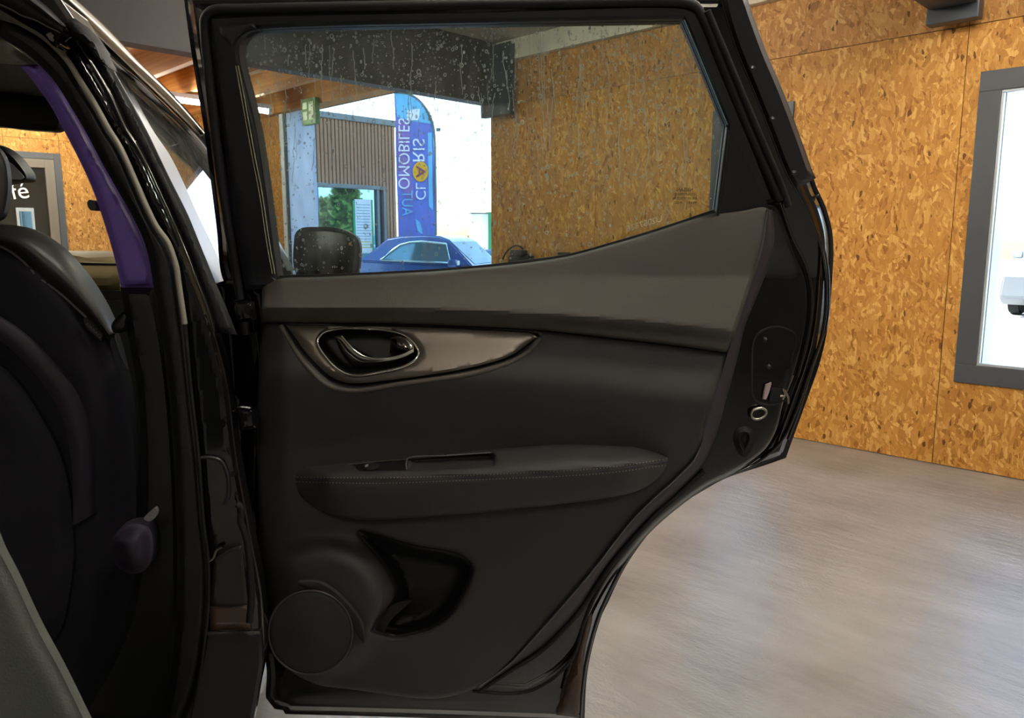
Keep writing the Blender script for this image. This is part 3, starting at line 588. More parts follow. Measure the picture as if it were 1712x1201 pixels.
# totem sign and low hedge at the far side of the yard
r = empty('totem_sign', ORI + ray(801, 400) * 20, 0); r.location.z = -.02; rz = .35; r.rotation_euler.z = rz
obj('board', boxes([(-.24, .22, -.1, .1, .1, 2.0)], .01), M['totem_white'], r); obj('edge', boxes([(.22, .36, -.12, .12, 0, 2.02)], .01), M['poster_green'], r); obj('foot', boxes([(-.26, .38, -.16, .16, 0, .1)], .01), M['fence'], r); obj('board_rim', boxes([(-.25, .22, -.105, .105, 1.97, 2.0)]), M['cap'], r)
tag(r, 'white totem sign with a green edge beside the board wall', 'sign')
def leafy(name, loc, h, rx, n, m, label, cat, trunk=.25, group=None):
    r = empty(name, loc); rng = np.random.default_rng(int(abs(loc[0] * 17 + loc[1] * 31)) + n)
    z0 = h * trunk; vs = []; fs = []
    for k in range(n):
        t = rng.normal(size=3); t /= np.linalg.norm(t); rad = rng.uniform(.45, 1) ** .5; p = np.array([t[0] * rx * rad, t[1] * rx * rad, (z0 + h) / 2 + t[2] * rad * (h - z0) / 2])
        lump = .8 + .25 * math.sin(p[2] * 2.1 + t[0] * 4) ; p[:2] *= lump; a = rng.normal(size=3); b = rng.normal(size=3); s = .035 * h
        i = len(vs); vs += [p + a * s, p + b * s, p - a * s, p - b * s]; fs.append([i, i + 1, i + 2, i + 3])
    f = obj('foliage', mesh(vs, fs), m, r); f['kind'] = 'stuff'
    obj('trunk', tube_mesh([(0, 0, 0), (.03 * h, 0, h * .2), (0, .02 * h, h * .45), (.02 * h, 0, h * .7)], [.035 * h, .03 * h, .02 * h, .008 * h], 8), M['bark'], r, 60)
    return tag(r, label, cat, group)
for k, (uu, vv, h, rx, mt, lb) in enumerate(((-8, 23.7, 4.8, .7, 'foliage', 'tall dense green tree mirrored in the building window'), (-11, 24.2, 3.7, .7, 'foliage_pale', 'pale thin tree mirrored in the building window'))):
    P = VD * vv + UD * uu; leafy('yard_tree', (P.x, P.y, -.02), h, rx, 1600, M[mt], lb, 'tree')
P = ORI + ray(797, 402) * 30; leafy('yard_shrub', (P.x, P.y, -.02), 1.5, .7, 500, M['hedge'], 'yellowish shrub at the foot of the totem sign', 'shrub', .1)
r = empty('yard_fence', ORI + ray(765, 400) * 31); r.location.z = -.02
obj('rail', boxes([(-1.1, 1.1, -.03, .03, 1.24, 1.32)]), M['fence'], r)
for k in range(3): obj('post', boxes([(-1.05 + k * 1.02, -.98 + k * 1.02, -.03, .03, 0, 1.24)]), M['fence'], r)
tag(r, 'thin grey fence rail at the far side of the yard', 'fence')

# ================================================================== THE CAR WITH ITS OPEN REAR DOOR
CAR = empty('car'); tag(CAR, 'black car with its right rear door wide open towards the camera', 'car')
# ------------------------------------------------------------------ rear door
GLASS = [(401, 100), (400, 82), (404, 63), (416, 52), (450, 47.5), (560, 43), (800, 38), (1141, 32, 1), (1178, 120), (1214, 209, 1), (1196, 353, 1), (1100, 385), (1020, 409), (953, 427), (880, 438), (820, 445), (740, 452), (620, 458.5), (464, 464, 1), (455, 396), (443, 305), (425.5, 200)]
gol = outline(GLASS, 8)
SIL = [(306, -14, 1), (800, -14), (1245, -14, 1), (1250, 0), (1258, 24), (1280, 84), (1310, 156), (1340, 236), (1358, 290), (1365, 312), (1380, 345), (1391, 385), (1393.5, 420), (1391, 470), (1385, 540), (1372, 602), (1345, 680), (1325, 735), (1314, 766, 1), (1280, 778), (1214, 800), (1177, 820), (1134, 847), (1090, 887), (1057, 930), (1034, 970), (1017, 1007), (1007, 1027), (990, 1084), (981, 1134), (977, 1210, 1), (700, 1200.5), (477, 1194.5, 1), (473, 1188), (459, 1186), (452, 1177), (445, 1168), (446, 1126), (436, 1040), (430, 900), (426, 700), (412, 560), (398, 500), (373, 468), (362, 380), (352, 300), (340, 210), (330, 150), (318, 75)]
pock_big = outline([(590, 880), (700, 902), (780, 918), (800, 948), (790, 985), (765, 1032), (725, 1060), (664, 1074), (612, 1064), (628, 1030), (648, 1000), (640, 960), (622, 925)], 10)
gbig = outline([(x + (-6 if x < 600 else 6 if x > 1150 else 0), y + (-6 if y < 100 else 8 if y > 300 else 0)) for x, y, *_ in GLASS], 10)
def shell_off(xy, d): return -.028 + .022 * sstep(5, 14, d) + .006 * sstep(20, 26, d)
RD = patch('rear_door', outline(SIL, 8), shell_off, M['paint'], CAR, DOOR, 14, [gbig, pock_big], thick=.045, back=True, rings=(2, 5, 9, 14, 20, 26), smooth=35)
patch('outer_skin', outline(SIL, 10), lambda a, d: -.080 + .0 * d, M['paint'], RD, DOOR, 30, [gbig], thick=.004, back=True, rings=(), smooth=35)
RD['label'] = 'open rear door, glossy black with a dark grey inner panel'
def dpatch(name, P, off, m, **k):
    lab = k.pop('lab', None); st = k.pop('os', 6)
    o = patch(name, outline(P, st), off, m, RD, DOOR, **k)
    if lab: o['label'] = lab
    return o
def dtube(name, P, off, r, m, **k): return tube(name, P, off, r, m, RD, DOOR, **k)
# inner structure at the lock side
dpatch('lock_panel', [(1270, 336, 1), (1300, 338), (1318, 374), (1333, 418), (1350, 456), (1356, 484), (1355, 533), (1346, 583), (1333, 630), (1325, 650), (1315, 676), (1303, 720), (1286, 750), (1260, 773), (1217, 798), (1180, 816), (1100, 878), (1060, 922), (1020, 975), (985, 1040), (965, 1085), (930, 1122), (880, 1152, 1), (700, 1140, 1), (980, 900), (1130, 740), (1190, 560, 1)],
       lambda a, d: .0 + .016 * sstep(0, 9, d), M['paint'], step=14, thick=.03, rings=(2, 4, 7, 10))
FRAME = [(346, 26, 1), (420, 22), (800, 15), (1150, 10), (1170, 20, 1), (1212, 125), (1262, 245), (1298, 336, 1), (1240, 356), (1201, 368), (1100, 398), (953, 440), (820, 460), (620, 474), (464, 482), (410, 484, 1), (392, 380), (374, 230), (358, 110)]
patch('window_frame', outline(FRAME, 8), lambda a, d: .008 + .006 * sstep(1, 7, d), M['satin'], RD, DOOR, 14, [gol], thick=.03, rings=(2, 4, 7), smooth=35)
gl = outline([(x + (-5 if x < 600 else 5 if x > 1150 else 0), y + (-5 if y < 100 else 8 if y > 300 else 0)) for x, y, *_ in GLASS], 10)
GO = patch('window_glass', gl, -.012, M['tinted'], RD, DOOR, 60, thick=.004, back=True, rings=(), smooth=None, lab='tinted window pane spotted with dried rain')
dtube('glass_run_channel', GLASS, -.004, .0035, M['rubber'], closed=True)
# corner of the channel, chrome lines
ribbon('channel_corner', [(392, 112), (388, 92), (390, 76), (398, 62), (412, 52), (432, 47)], [(404, 108), (401, 92), (402, 78), (407, 66), (418, 56), (436, 51)], .012, .004, M['cover'], RD, DOOR, 24, 5, .004)
for dx in (0, 4.5): dtube('chrome_line', [(394 + dx, 110), (406 + dx, 175), (422 + dx, 263), (434 + dx, 326), (446 + dx, 408), (455 + dx, 458)], .016, .0011, M['chrome_line'])
for dx in (0, 5): dtube('chrome_line', [(1144 + dx, 33), (1180 + dx, 120), (1216 + dx, 208)], .012, .0012, M['trim_chrome'])
dpatch('frame_pad', [(366, 43, 1), (424, 40), (428, 47, 1), (410, 51), (396, 62), (388, 80, 1), (370, 60)], lambda a, d: .016 + .003 * sstep(0, 4, d), M['cover'], step=6, thick=.006, rings=(2, 4))
# weather seal round the door frame
WS = [(412, 560), (402, 500), (385, 400), (368, 290), (352, 150), (342, 50), (343, 30), (352, 19), (420, 15), (700, 9), (1050, 3), (1140, 3), (1162, 10), (1173, 26), (1212, 120), (1262, 240), (1304, 335)]
dtube('door_seal', WS, .014, .0075, M['rubber'], seg=10)
dtube('door_seal', [(1182, 18), (1226, 122), (1276, 240), (1306, 310), (1318, 345)], .016, .006, M['rubber'], seg=10)
dtube('door_seal', [(1304, 338), (1326, 400), (1346, 440), (1356, 484), (1355, 533), (1346, 583), (1333, 630)], .012, .0028, M['paint'])
dtube('hem_edge', [(1205, -6), (1214, 27), (1231, 80), (1258, 146), (1283, 208), (1316, 292), (1329, 314), (1351, 357), (1373, 416), (1380, 460), (1380, 520), (1372, 568), (1352, 625), (1330, 690), (1306, 738), (1262, 776), (1214, 797), (1150, 832), (1090, 880), (1052, 930), (1030, 968), (1004, 1022), (985, 1085), (975, 1140), (970, 1205)], -.002, .0028, M['paint'])
dtube('hem_edge', [(1369, 327), (1362, 329), (1358, 340), (1360, 358), (1372, 392), (1382, 440), (1385, 480), (1382, 540), (1371, 575), (1353, 630), (1334, 690), (1317, 735)], -.010, .0026, M['paint'])
dpatch('frame_cover', [(1206, -12, 1), (1246, -12, 1), (1251, 2), (1259, 26), (1281, 86), (1311, 157), (1341, 237), (1358, 285), (1364, 298, 1), (1347, 308), (1331, 316, 1), (1316, 292), (1283, 208), (1258, 146), (1231, 80), (1214, 27)], lambda a, d: .0 + .012 * sstep(0, 8, d), M['cover'], step=12, thick=.03, rings=(2, 4, 8))
for x, y in ((1258, 114), (1292, 199), (1328, 289)):
    dpatch('screw_cap', [(x + 6 * math.cos(t), y + 4.5 * math.sin(t)) for t in np.linspace(0, 6.28, 11)[:-1]], lambda a, d: .012 + .004 * sstep(0, 5, d), M['cover'], step=3, thick=.006, rings=(1.5,), os=3)
# black quarter panel and its bar
dpatch('quarter_panel', [(1216, 213, 1), (1236, 246), (1286, 348, 1), (1240, 358), (1201, 368, 1)], .020, M['black'], step=14, thick=.012, rings=(3,))
ribbon('division_bar', [(1215, 212), (1206, 285), (1197, 360)], [(1222, 222), (1212, 295), (1203, 362)], .022, .022, M['cover'], RD, DOOR, 20, 4, .005)
# upper trim band
UT = [(438, 480, 1), (440, 473), (464, 466), (540, 463), (620, 459.5), (740, 453), (820, 446), (880, 439.5), (953, 428), (1020, 410), (1100, 386), (1160, 366), (1200, 355), (1240, 349), (1276, 342), (1286, 347), (1288, 360), (1280, 400), (1268, 440), (1250, 495), (1233, 545), (1217, 590, 1), (1120, 577), (1060, 570), (980, 561), (900, 552), (780, 545.5), (640, 541), (540, 540), (437, 540, 1)]
utop = interp([(430, 476), (464, 466), (620, 459.5), (820, 446), (953, 428), (1100, 386), (1200, 355), (1290, 345)]); ubot = interp([(430, 540), (640, 541), (780, 545.5), (900, 552), (1060, 570), (1217, 590), (1300, 602)])
def ut_off(xy, d):
    x, y = xy[:, 0], xy[:, 1]; k = ubot(x) - 28 - 10 * sstep(800, 1200, x)        # ridge line above the undercut
    t = np.clip((y - utop(x)) / (k - utop(x)), 0, 1); o = .022 + .050 * t ** .8
    o -= .034 * sstep(0, 1, np.clip((y - k) / 26, 0, 1)); o -= .014 * (1 - np.clip(d / 7, 0, 1)) ** 2; o -= .02 * (1 - sstep(436, 475, x)) * 1
    return o
dpatch('upper_trim', UT, ut_off, M['trim'], step=5, thick=.03, rings=(1.5, 3.5, 7))
# main door card with recesses for pull panel and pocket
DECO = [(476, 543, 1), (560, 544), (703, 546.5), (800, 551), (893, 558), (900, 562), (896, 570), (878, 584), (849, 601), (790, 618), (703, 633), (640, 641), (600, 645), (575, 643), (552, 635), (528, 614), (505, 588)]
POCK = [(600, 890), (650, 901), (698, 914), (745, 922), (772, 930), (789, 948), (781, 979), (755, 1025), (721, 1050), (690, 1060), (664, 1064), (640, 1061), (622, 1055, 1), (631, 1036), (645, 1020), (660, 1003), (662, 985), (652, 962), (635, 935)]
CARD = [(436, 541, 1), (540, 541), (640, 542), (780, 546), (900, 553), (980, 562), (1060, 571), (1120, 578), (1217, 591, 1), (1205, 630), (1196, 660), (1182, 702), (1171, 748), (1160, 771), (1130, 802), (1065, 862), (987, 960), (900, 1060), (850, 1113), (826, 1135), (784, 1156), (742, 1167), (700, 1168), (593, 1154), (537, 1147), (512, 1138), (491, 1126), (465, 1100), (443, 1040), (433, 900), (430, 700)]
deco_ol = outline(DECO, 6); pock_ol = outline(POCK, 6)
ctop = interp([(430, 541), (640, 542), (780, 546), (900, 553), (1060, 571), (1217, 591)])
def card_base(x, y):
    t = y - ctop(x); o = .030 + .030 * sstep(-10, 95, t) - .034 * sstep(70, 215, t)
    o = o - .02 * (1 - sstep(430, 480, x)); r = np.hypot(x - 541, y - 1016)
    o = o + .042 * sstep(128, 84, r) * sstep(425, 500, x)
    o = o + .010 * sstep(1010, 1150, y) * sstep(560, 760, x)
    return o
def card_off(xy, d):
    # rounded lips along edges
    return card_base(xy[:, 0], xy[:, 1]) - .012 * (1 - np.clip(d / 8, 0, 1)) ** 2
spk_c, spk_r = (519, 1058), 70
patch('door_card', outline(CARD, 7), card_off, M['trim_low'], RD, DOOR, 9, [deco_ol, pock_ol], thick=.03, rings=(1.5, 3.5, 7), smooth=50)
cb1 = lambda x, y: float(card_base(np.array([x]), np.array([y]))[0])
# lip and brushed pull panel
dtube('panel_lip', [(470, 545), (482, 566), (500, 595), (522, 622), (548, 644), (575, 652), (603, 653), (674, 642), (790, 625), (850, 607), (882, 589), (903, 566)], lambda x, y: cb1(x, y) - .002, .0048, M['trim'], seg=10)
BEZ = [(531, 574), (533, 565), (541, 556), (567, 550), (613, 549.5), (648, 553), (678, 562), (695, 578), (700, 591), (694, 602), (672, 614), (637, 622), (596, 628), (578, 625), (561, 615), (543, 595)]
bez_ol = outline(BEZ, 4); DECOI = [(x + (3 if x < 560 else -2 if x > 860 else 0), y + (1.5 if y < 566 else -4)) for x, y, *_ in DECO]
patch('pull_panel', outline([(*p, 1) if i == 0 else p for i, p in enumerate(DECOI)], 6), lambda a, d: card_base(a[:, 0], a[:, 1]) - .006 + .003 * sstep(0, 5, d), M['alu'], RD, DOOR, 10, [bez_ol], thick=.02, rings=(1.5, 4), smooth=40, lab='brushed grey metal pull panel')
patch('panel_groove', outline([(472, 541, 1), (700, 543), (902, 557), (904, 566), (884, 586), (852, 605), (790, 624), (674, 641), (603, 652), (572, 650), (545, 640), (520, 620), (498, 592)], 8), lambda a, d: card_base(a[:, 0], a[:, 1]) - .022, M['black'], RD, DOOR, 14, [bez_ol], thick=.006, rings=())
tube('handle_bezel', BEZ, lambda x, y: cb1(x, y) - .001, .0024, M['chrome'], RD, DOOR, 4, True)
patch('handle_cup', bez_ol, lambda a, d: card_base(a[:, 0], a[:, 1]) - .004 - .030 * sstep(0, 16, d), M['black'], RD, DOOR, 6, thick=0, rings=(2, 5, 9, 13), smooth=60)
hb = .052
ribbon('door_handle', [(559, 562), (572, 561), (582, 575), (595, 588), (610, 596), (625, 599.5), (645, 599), (660, 596.5), (675, 592), (690, 584)], [(560, 566), (565, 580), (573, 594), (584, 606), (599, 614.5), (615, 614), (640, 611), (660, 606.5), (680, 600), (693, 592)], lambda t: hb - .014 + .020 * math.sin(min(t * 1.5, 1) * math.pi / 2), lambda t: hb - .022 + .018 * t, M['chrome'], RD, DOOR, 40, 8, .006, thick=.008)['label'] = 'chrome inner door handle'
dtube('handle_edge', [(571, 562), (582, 575), (595, 588), (610, 596.5), (625, 600), (645, 599.5), (660, 597), (676, 592), (690, 584)], hb + .008, .0022, M['chrome'], step=4)
dpatch('handle_pivot', [(654, 565, 1), (668, 563), (681, 568), (690, 579), (692, 589), (684, 592), (670, 593, 1), (651, 590, 1)], lambda a, d: hb - .012 + .014 * sstep(0, 12, d) + .0006 * (a[:, 0] - 670), M['chrome'], step=4, thick=.01, rings=(1.5, 4), os=3)
# armrest
ARM = [(494, 802, 1), (499, 789), (512, 782), (560, 778), (640, 770), (740, 760), (830, 751), (902, 745), (960, 742), (1007, 743), (1060, 747), (1090, 753), (1117, 766, 1), (1112, 787), (1091, 808), (1061, 823), (1028, 831), (880, 850), (760, 861), (679, 867), (640, 869.5), (603, 869), (570, 865), (544, 857), (517, 842), (500, 826)]
seam = interp([(490, 802), (628, 804), (822, 797.5), (1007, 787.5), (1118, 772)])
atop = interp([(494, 792), (512, 781), (640, 770), (830, 751), (960, 742), (1060, 747), (1117, 764)]); abot = interp([(494, 812), (517, 842), (544, 857), (603, 869), (679, 867), (880, 850), (1028, 831), (1091, 808), (1117, 775)])
def arm_off(xy, d):
    x, y = xy[:, 0], xy[:, 1]; s = seam(x); up = np.clip((y - atop(x)) / np.maximum(s - atop(x), 4), 0, 1); dn = np.clip((y - s) / np.maximum(abot(x) - s, 4), 0, 1)
    env = sstep(488, 560, x) * (1 - .75 * sstep(1040, 1118, x))
    o = .034 + env * (.062 * np.sin(up * math.pi / 2)) ; o = o - env * .020 * dn ** 2 - .006 * (1 - np.clip(d / 5, 0, 1)) ** 2
    return o - .003 * np.exp(-((y - s) / 2.2) ** 2)
CUP = [(583, 777, 1), (625, 772), (678, 768, 1), (681, 786, 1), (640, 787), (601, 788, 1)]
GRIP = [(681, 768, 1), (750, 762), (822, 757, 1), (829, 762, 1), (826, 778, 1), (750, 783), (683, 786, 1)]
dpatch('armrest', ARM, arm_off, M['armrest'], step=6, thick=.05, rings=(1.5, 3.5), holes=[outline(CUP, 5), outline(GRIP, 5)], lab='padded armrest with a double row of stitching')
ao = lambda x, y: float(arm_off(np.array([[x, y]]), np.array([20.]))[0])
dpatch('switch_plate', CUP, lambda a, d: arm_off(a, d * 0 + 20) - .004, M['black'], step=6, thick=.01, rings=(1.5,))
dpatch('window_switch', [(607, 779), (614, 775), (628, 775), (634, 780), (626, 785), (612, 785)], lambda a, d: arm_off(a, d * 0 + 20) + .001 + .006 * sstep(0, 5, d), M['satin'], step=3, thick=.006, rings=(1.5,), os=3)
dpatch('switch_highlight', [(611, 778, 1), (616, 776, 1), (615, 780, 1), (610, 781, 1)], lambda a, d: arm_off(a, d * 0 + 20) + .009, M['bead'], step=3, thick=.001, rings=(), os=3)  # pale mark paints the little highlight on the switch knob
dpatch('grip_well', GRIP, lambda a, d: arm_off(a, d * 0 + 20) - .004 - .03 * sstep(0, 5, d), M['trim_low'], step=5, thick=0, rings=(1, 2.5, 4))
dtube('grip_edge', [(583, 777), (625, 772.5), (679, 768.5)], lambda x, y: ao(x, y) + .001, .0010, M['trim'])
dtube('grip_edge', [(680, 786), (680, 768.5), (750, 762), (822, 757)], lambda x, y: ao(x, y) + .002, .0013, M['tagcloth'])
dtube('seam_welt', [(495, 802), (628, 804), (822, 797.5), (940, 791.5), (1007, 787.5), (1070, 779.5), (1116, 772)], lambda x, y: ao(x, y) - .0005, .0018, M['seat_band'])
sv = []; sf = []
for rowL in ([(497, 798), (628, 799.5), (822, 793.5), (1007, 783), (1116, 767.5)], [(495, 806), (628, 808.5), (822, 801.5), (1007, 792), (1115, 778)]):
    L = resample(line(rowL), 2 * 112)
    for i in range(0, len(L) - 1, 2):
        a, b = L[i], L[i] * .42 + L[i + 1] * .58; d = b - a; nn = np.array([-d[1], d[0]]) / (np.linalg.norm(d) + 1e-9) * .55
        k = len(sv); sv += [DOOR.p(*q, ao(*q) + .0012) for q in (a - nn, b - nn, b + nn, a + nn)] + [DOOR.p(*q, ao(*q) - .002) for q in (a - nn, b - nn, b + nn, a + nn)]
        sf += [[k, k + 1, k + 2, k + 3], [k + 4, k + 7, k + 6, k + 5], [k, k + 4, k + 5, k + 1], [k + 1, k + 5, k + 6, k + 2], [k + 2, k + 6, k + 7, k + 3], [k + 3, k + 7, k + 4, k]]
o = obj('stitching', mesh(sv, sf), M['stitch'], RD); o['kind'] = 'stuff'
# pocket, speaker
patch('door_pocket', pock_ol, lambda a, d: card_base(a[:, 0], a[:, 1]) - .008 - .055 * sstep(0, 22, d), M['black'], RD, DOOR, 8, thick=0, rings=(2, 5, 10, 16), smooth=60)  # black colour stands in for the shade inside the pocket
dpatch('pocket_lip', [(622, 1056, 1), (631, 1036), (645, 1020), (662, 1009), (690, 1003, 1), (672, 1020), (655, 1036), (640, 1062, 1)], .034, M['black'], step=6, thick=.01, rings=(2,))
sp = lambda k: [(spk_c[0] + k * spk_r * math.cos(t), spk_c[1] + k * spk_r * math.sin(t)) for t in np.linspace(0, 2 * math.pi, 41)[:-1]]
patch('speaker_grille', outline(sp(1.0), 6), lambda a, d: .083 + .008 * sstep(0, 60, d) - .004 * (1 - np.clip(d / 4, 0, 1)) ** 2, M['speaker'], RD, DOOR, 8, thick=.02, rings=(2, 4), smooth=40, lab='round dark speaker grille')
tube('speaker_ring', sp(1.0), .081, .0022, M['rim'], RD, DOOR, 6, True)
ribbon('speaker_surround', [(498, 974), (530, 974), (556, 988), (584, 1015), (604, 1044), (609, 1074)], [(498, 978), (528, 990), (550, 1004), (572, 1026), (590, 1050), (605, 1075)], .084, .074, M['trim_low'], RD, DOOR, 24, 4, .002)
# rim of the door card and the seals under it
RA = [(1283, 350), (1275, 400), (1267, 433), (1250, 490), (1233, 543), (1217, 590), (1205, 630), (1196, 660), (1182, 702), (1171, 748), (1160, 771), (1130, 802), (1065, 862), (987, 960), (900, 1060), (850, 1113), (800, 1149)]
RB = [(1291, 351), (1295, 400), (1283, 450), (1262, 505), (1246, 545), (1233, 600), (1221, 645), (1210, 683), (1206, 700), (1190, 748), (1173, 782), (1130, 826), (1087, 865), (1022, 938), (960, 1027), (900, 1087), (850, 1120), (804, 1152)]
ribbon('card_rim', RA, RB, .032, .018, M['rim'], RD, DOOR, 110, 5, .003, thick=.03)
dtube('rim_highlight', RA[9:], .032, .0013, M['tagcloth']); dtube('rim_highlight', RA[:2] + [(1264, 445)], .048, .0012, M['tagcloth'])  # paler lines paint the highlight along the rim's crease
dtube('door_seal', [(804, 1154), (850, 1124), (902, 1091), (962, 1032), (1024, 942), (1089, 869), (1132, 830), (1178, 788)], .020, .0042, M['rubber'], seg=10)
dtube('door_seal', [(790, 1156), (850, 1160), (884, 1156), (920, 1138), (948, 1112), (964, 1086), (973, 1052), (988, 1012), (1012, 966), (1040, 926)], .016, .0032, M['rubber'], seg=10)
dtube('door_seal', [(938, 1165), (950, 1120), (962, 1092)], .014, .0022, M['rubber'])
dpatch('lower_reflection', [(930, 1196, 1), (940, 1160), (958, 1110), (972, 1060), (984, 1020), (990, 1030), (978, 1090), (972, 1150), (966, 1200, 1)], lambda a, d: .004 + .010 * sstep(0, 8, d), M['sill'], step=8, thick=.02, rings=(2, 5))  # brown piece paints a reddish reflection on the door shell
# latch side hardware
dpatch('latch_plate', [(1264, 560), (1300, 545), (1332, 560), (1326, 600), (1318, 648), (1302, 676), (1262, 670), (1256, 620)], lambda a, d: .018 - .006 * sstep(0, 8, d), M['satin'], step=8, thick=.01, rings=(2, 5))
ribbon('latch_slot', [(1281, 643), (1278, 655), (1276, 668)], [(1290, 640), (1287, 653), (1281, 668)], .026, .026, M['pink_plastic'], RD, DOOR, 8, 3, .001, thick=.006)
dpatch('latch_mouth', [(1290, 648, 1), (1312, 650, 1), (1316, 672, 1), (1286, 672, 1)], .0225, M['black'], step=6, thick=.004, rings=(1.5,))
for P in ([(1309, 650), (1312, 660), (1308, 668)], [(1312, 652), (1317, 664), (1318, 675)], [(1304, 662), (1311, 663)]): dtube('latch_claw', P, .024, .0024, M['steel_bit'], step=3)
ring = [(1256, 694), (1258, 687), (1266, 683.5), (1275, 683), (1281, 688), (1279, 695), (1268, 701), (1259, 700)]
tube('cable_ring', ring, .026, .0026, M['steel_bit'], RD, DOOR, 3, True); dpatch('ring_core', ring, .023, M['black'], step=4, thick=.004, rings=(), os=3)
dpatch('rubber_plug', [(1226, 735), (1232, 718), (1246, 713), (1259, 720), (1262, 734), (1256, 752), (1246, 764), (1236, 760)], lambda a, d: .018 + .008 * sstep(0, 9, d) - .008 * sstep(9, 14, d), M['rubber'], step=4, thick=.008, rings=(2, 5, 9), os=4)
for x, y in ((1285, 614), (1278, 568)): dpatch('screw', [(x + 5 * math.cos(t), y + 5 * math.sin(t)) for t in np.linspace(0, 6.28, 9)[:-1]], lambda a, d: .016 + .004 * sstep(0, 3, d), M['cover'], step=3, thick=.004, rings=(), os=3)
# markings on the pane (they face outwards, so they read mirrored from here)
def glass_text(body, cx, cy, w, h, slope, m, off):
    me = text_mesh(body, 1.0, .0); vs = np.array([v.co[:] for v in me.vertices]); mn, mx = vs.min(0), vs.max(0)
    for v in me.vertices:
        t = (v.co.x - mn[0]) / (mx[0] - mn[0]) - .5; q = (v.co.y - mn[1]) / (mx[1] - mn[1]) - .5
        X = cx - t * w; Y = cy - q * h + slope * (X - cx); v.co = DOOR.p(X, Y, off)
    return obj('glass_marking', me, m, RD)
glass_text('NISSAN', 1145, 317.5, 27, 6, 0, M['sticker_dark'], -.0105)
for k, (s, w) in enumerate((('AS2 E6 TEMPERED', 38), ('43R-00079 DOT-86', 41), ('M331 . AGC', 38))): glass_text(s, 1145, 325 + 7 * k, w, 4.2, 0, M['sticker_dark'], -.0105)
glass_text('U2057336', 1077, 374, 58, 10, -.30, M['etch'], -.0105)
# rain spots and dried runs on the outer face of the pane
DV = []; DF = []
def bead(x, y, rx, ry, h=.0016):
    k = len(DV); n = 8; o = -.0165
    for rr, hh in ((1, 0), (.62, .75)):
        for i in range(n):
            t = 2 * math.pi * i / n; DV.append(DOOR.p(x + rx * rr * math.cos(t), y + ry * rr * math.sin(t), o - h * hh))
    DV.append(DOOR.p(x, y, o - h))
    for i in range(n):
        j = (i + 1) % n; DF.append([k + i, k + j, k + n + j, k + n + i]); DF.append([k + n + i, k + n + j, k + 2 * n])
def ringdrop(x, y, r):
    k = len(DV); n = 9; o = -.0165
    for rr, hh in ((1, 0), (.78, .0014), (.5, 0)):
        for i in range(n): t = 2 * math.pi * i / n; DV.append(DOOR.p(x + r * rr * math.cos(t), y + r * 1.2 * rr * math.sin(t), o - hh))
    for a in (0, 1):
        for i in range(n): j = (i + 1) % n; DF.append([k + a * n + i, k + a * n + j, k + (a + 1) * n + j, k + (a + 1) * n + i])
cnt = 0
while cnt < 2700:
    x = RNG.uniform(402, 1212); y = 40 + abs(RNG.normal(0, 150)) if RNG.random() < .72 else RNG.uniform(40, 460)
    if x < 640 and RNG.random() < .15: y = RNG.uniform(360, 460)
    p = np.array([[x, y]])
    if not inside(p, gol)[0]: continue
    r = RNG.uniform(.55, 1.2) if RNG.random() < .85 else RNG.uniform(1.3, 2.4); cnt += 1
    (bead(x, y, r, r * RNG.uniform(1, 1.9)) if RNG.random() < .8 else ringdrop(x, y, r * 1.4 + .6))
for x, y, r in ((537, 84, 4), (700, 120, 4.2), (733, 77, 3), (959, 164, 3.4), (992, 170, 3), (1068, 185, 2.6), (916, 279, 3.6), (886, 305, 3.4), (914, 389, 3), (838, 437, 3.4), (1134, 184, 2.8), (1152, 268, 2.6), (1095, 98, 2.4), (950, 295, 2.4)): ringdrop(x, y, r)
for k in range(75):                                            # crooked runs
    x = RNG.uniform(430, 1180); y = RNG.uniform(42, 230); L = RNG.uniform(25, 110); w = RNG.uniform(.4, .8); a = []; dx = 0
    for i in range(int(L / 5)):
        dx += RNG.normal(.12, .8); a.append((x + dx, y + i * 5))
    if len(a) < 3 or not inside(np.array(a), gol).all(): continue
    k0 = len(DV)
    for (px_, py_) in a:
        for s, h in ((-1, 0), (0, .0008), (1, 0)): DV.append(DOOR.p(px_ + s * w, py_, -.0165 - h))
    for i in range(len(a) - 1):
        for j in (0, 1): DF.append([k0 + i * 3 + j, k0 + i * 3 + j + 1, k0 + i * 3 + j + 4, k0 + i * 3 + j + 3])
for x0 in (884, 899, 903, 907):                                # straight long streaks
    k0 = len(DV)
    for i in range(14):
        for s, h in ((-1, 0), (0, .0008), (1, 0)): DV.append(DOOR.p(x0 + i * .35 + s * .5, 45 + i * (10 if x0 > 890 else 7), -.0165 - h))
    for i in range(13):
        for j in (0, 1): DF.append([k0 + i * 3 + j, k0 + i * 3 + j + 1, k0 + i * 3 + j + 4, k0 + i * 3 + j + 3])
o = obj('rain_spots', mesh(DV, DF), M['water'], RD, 80); o['kind'] = 'stuff'

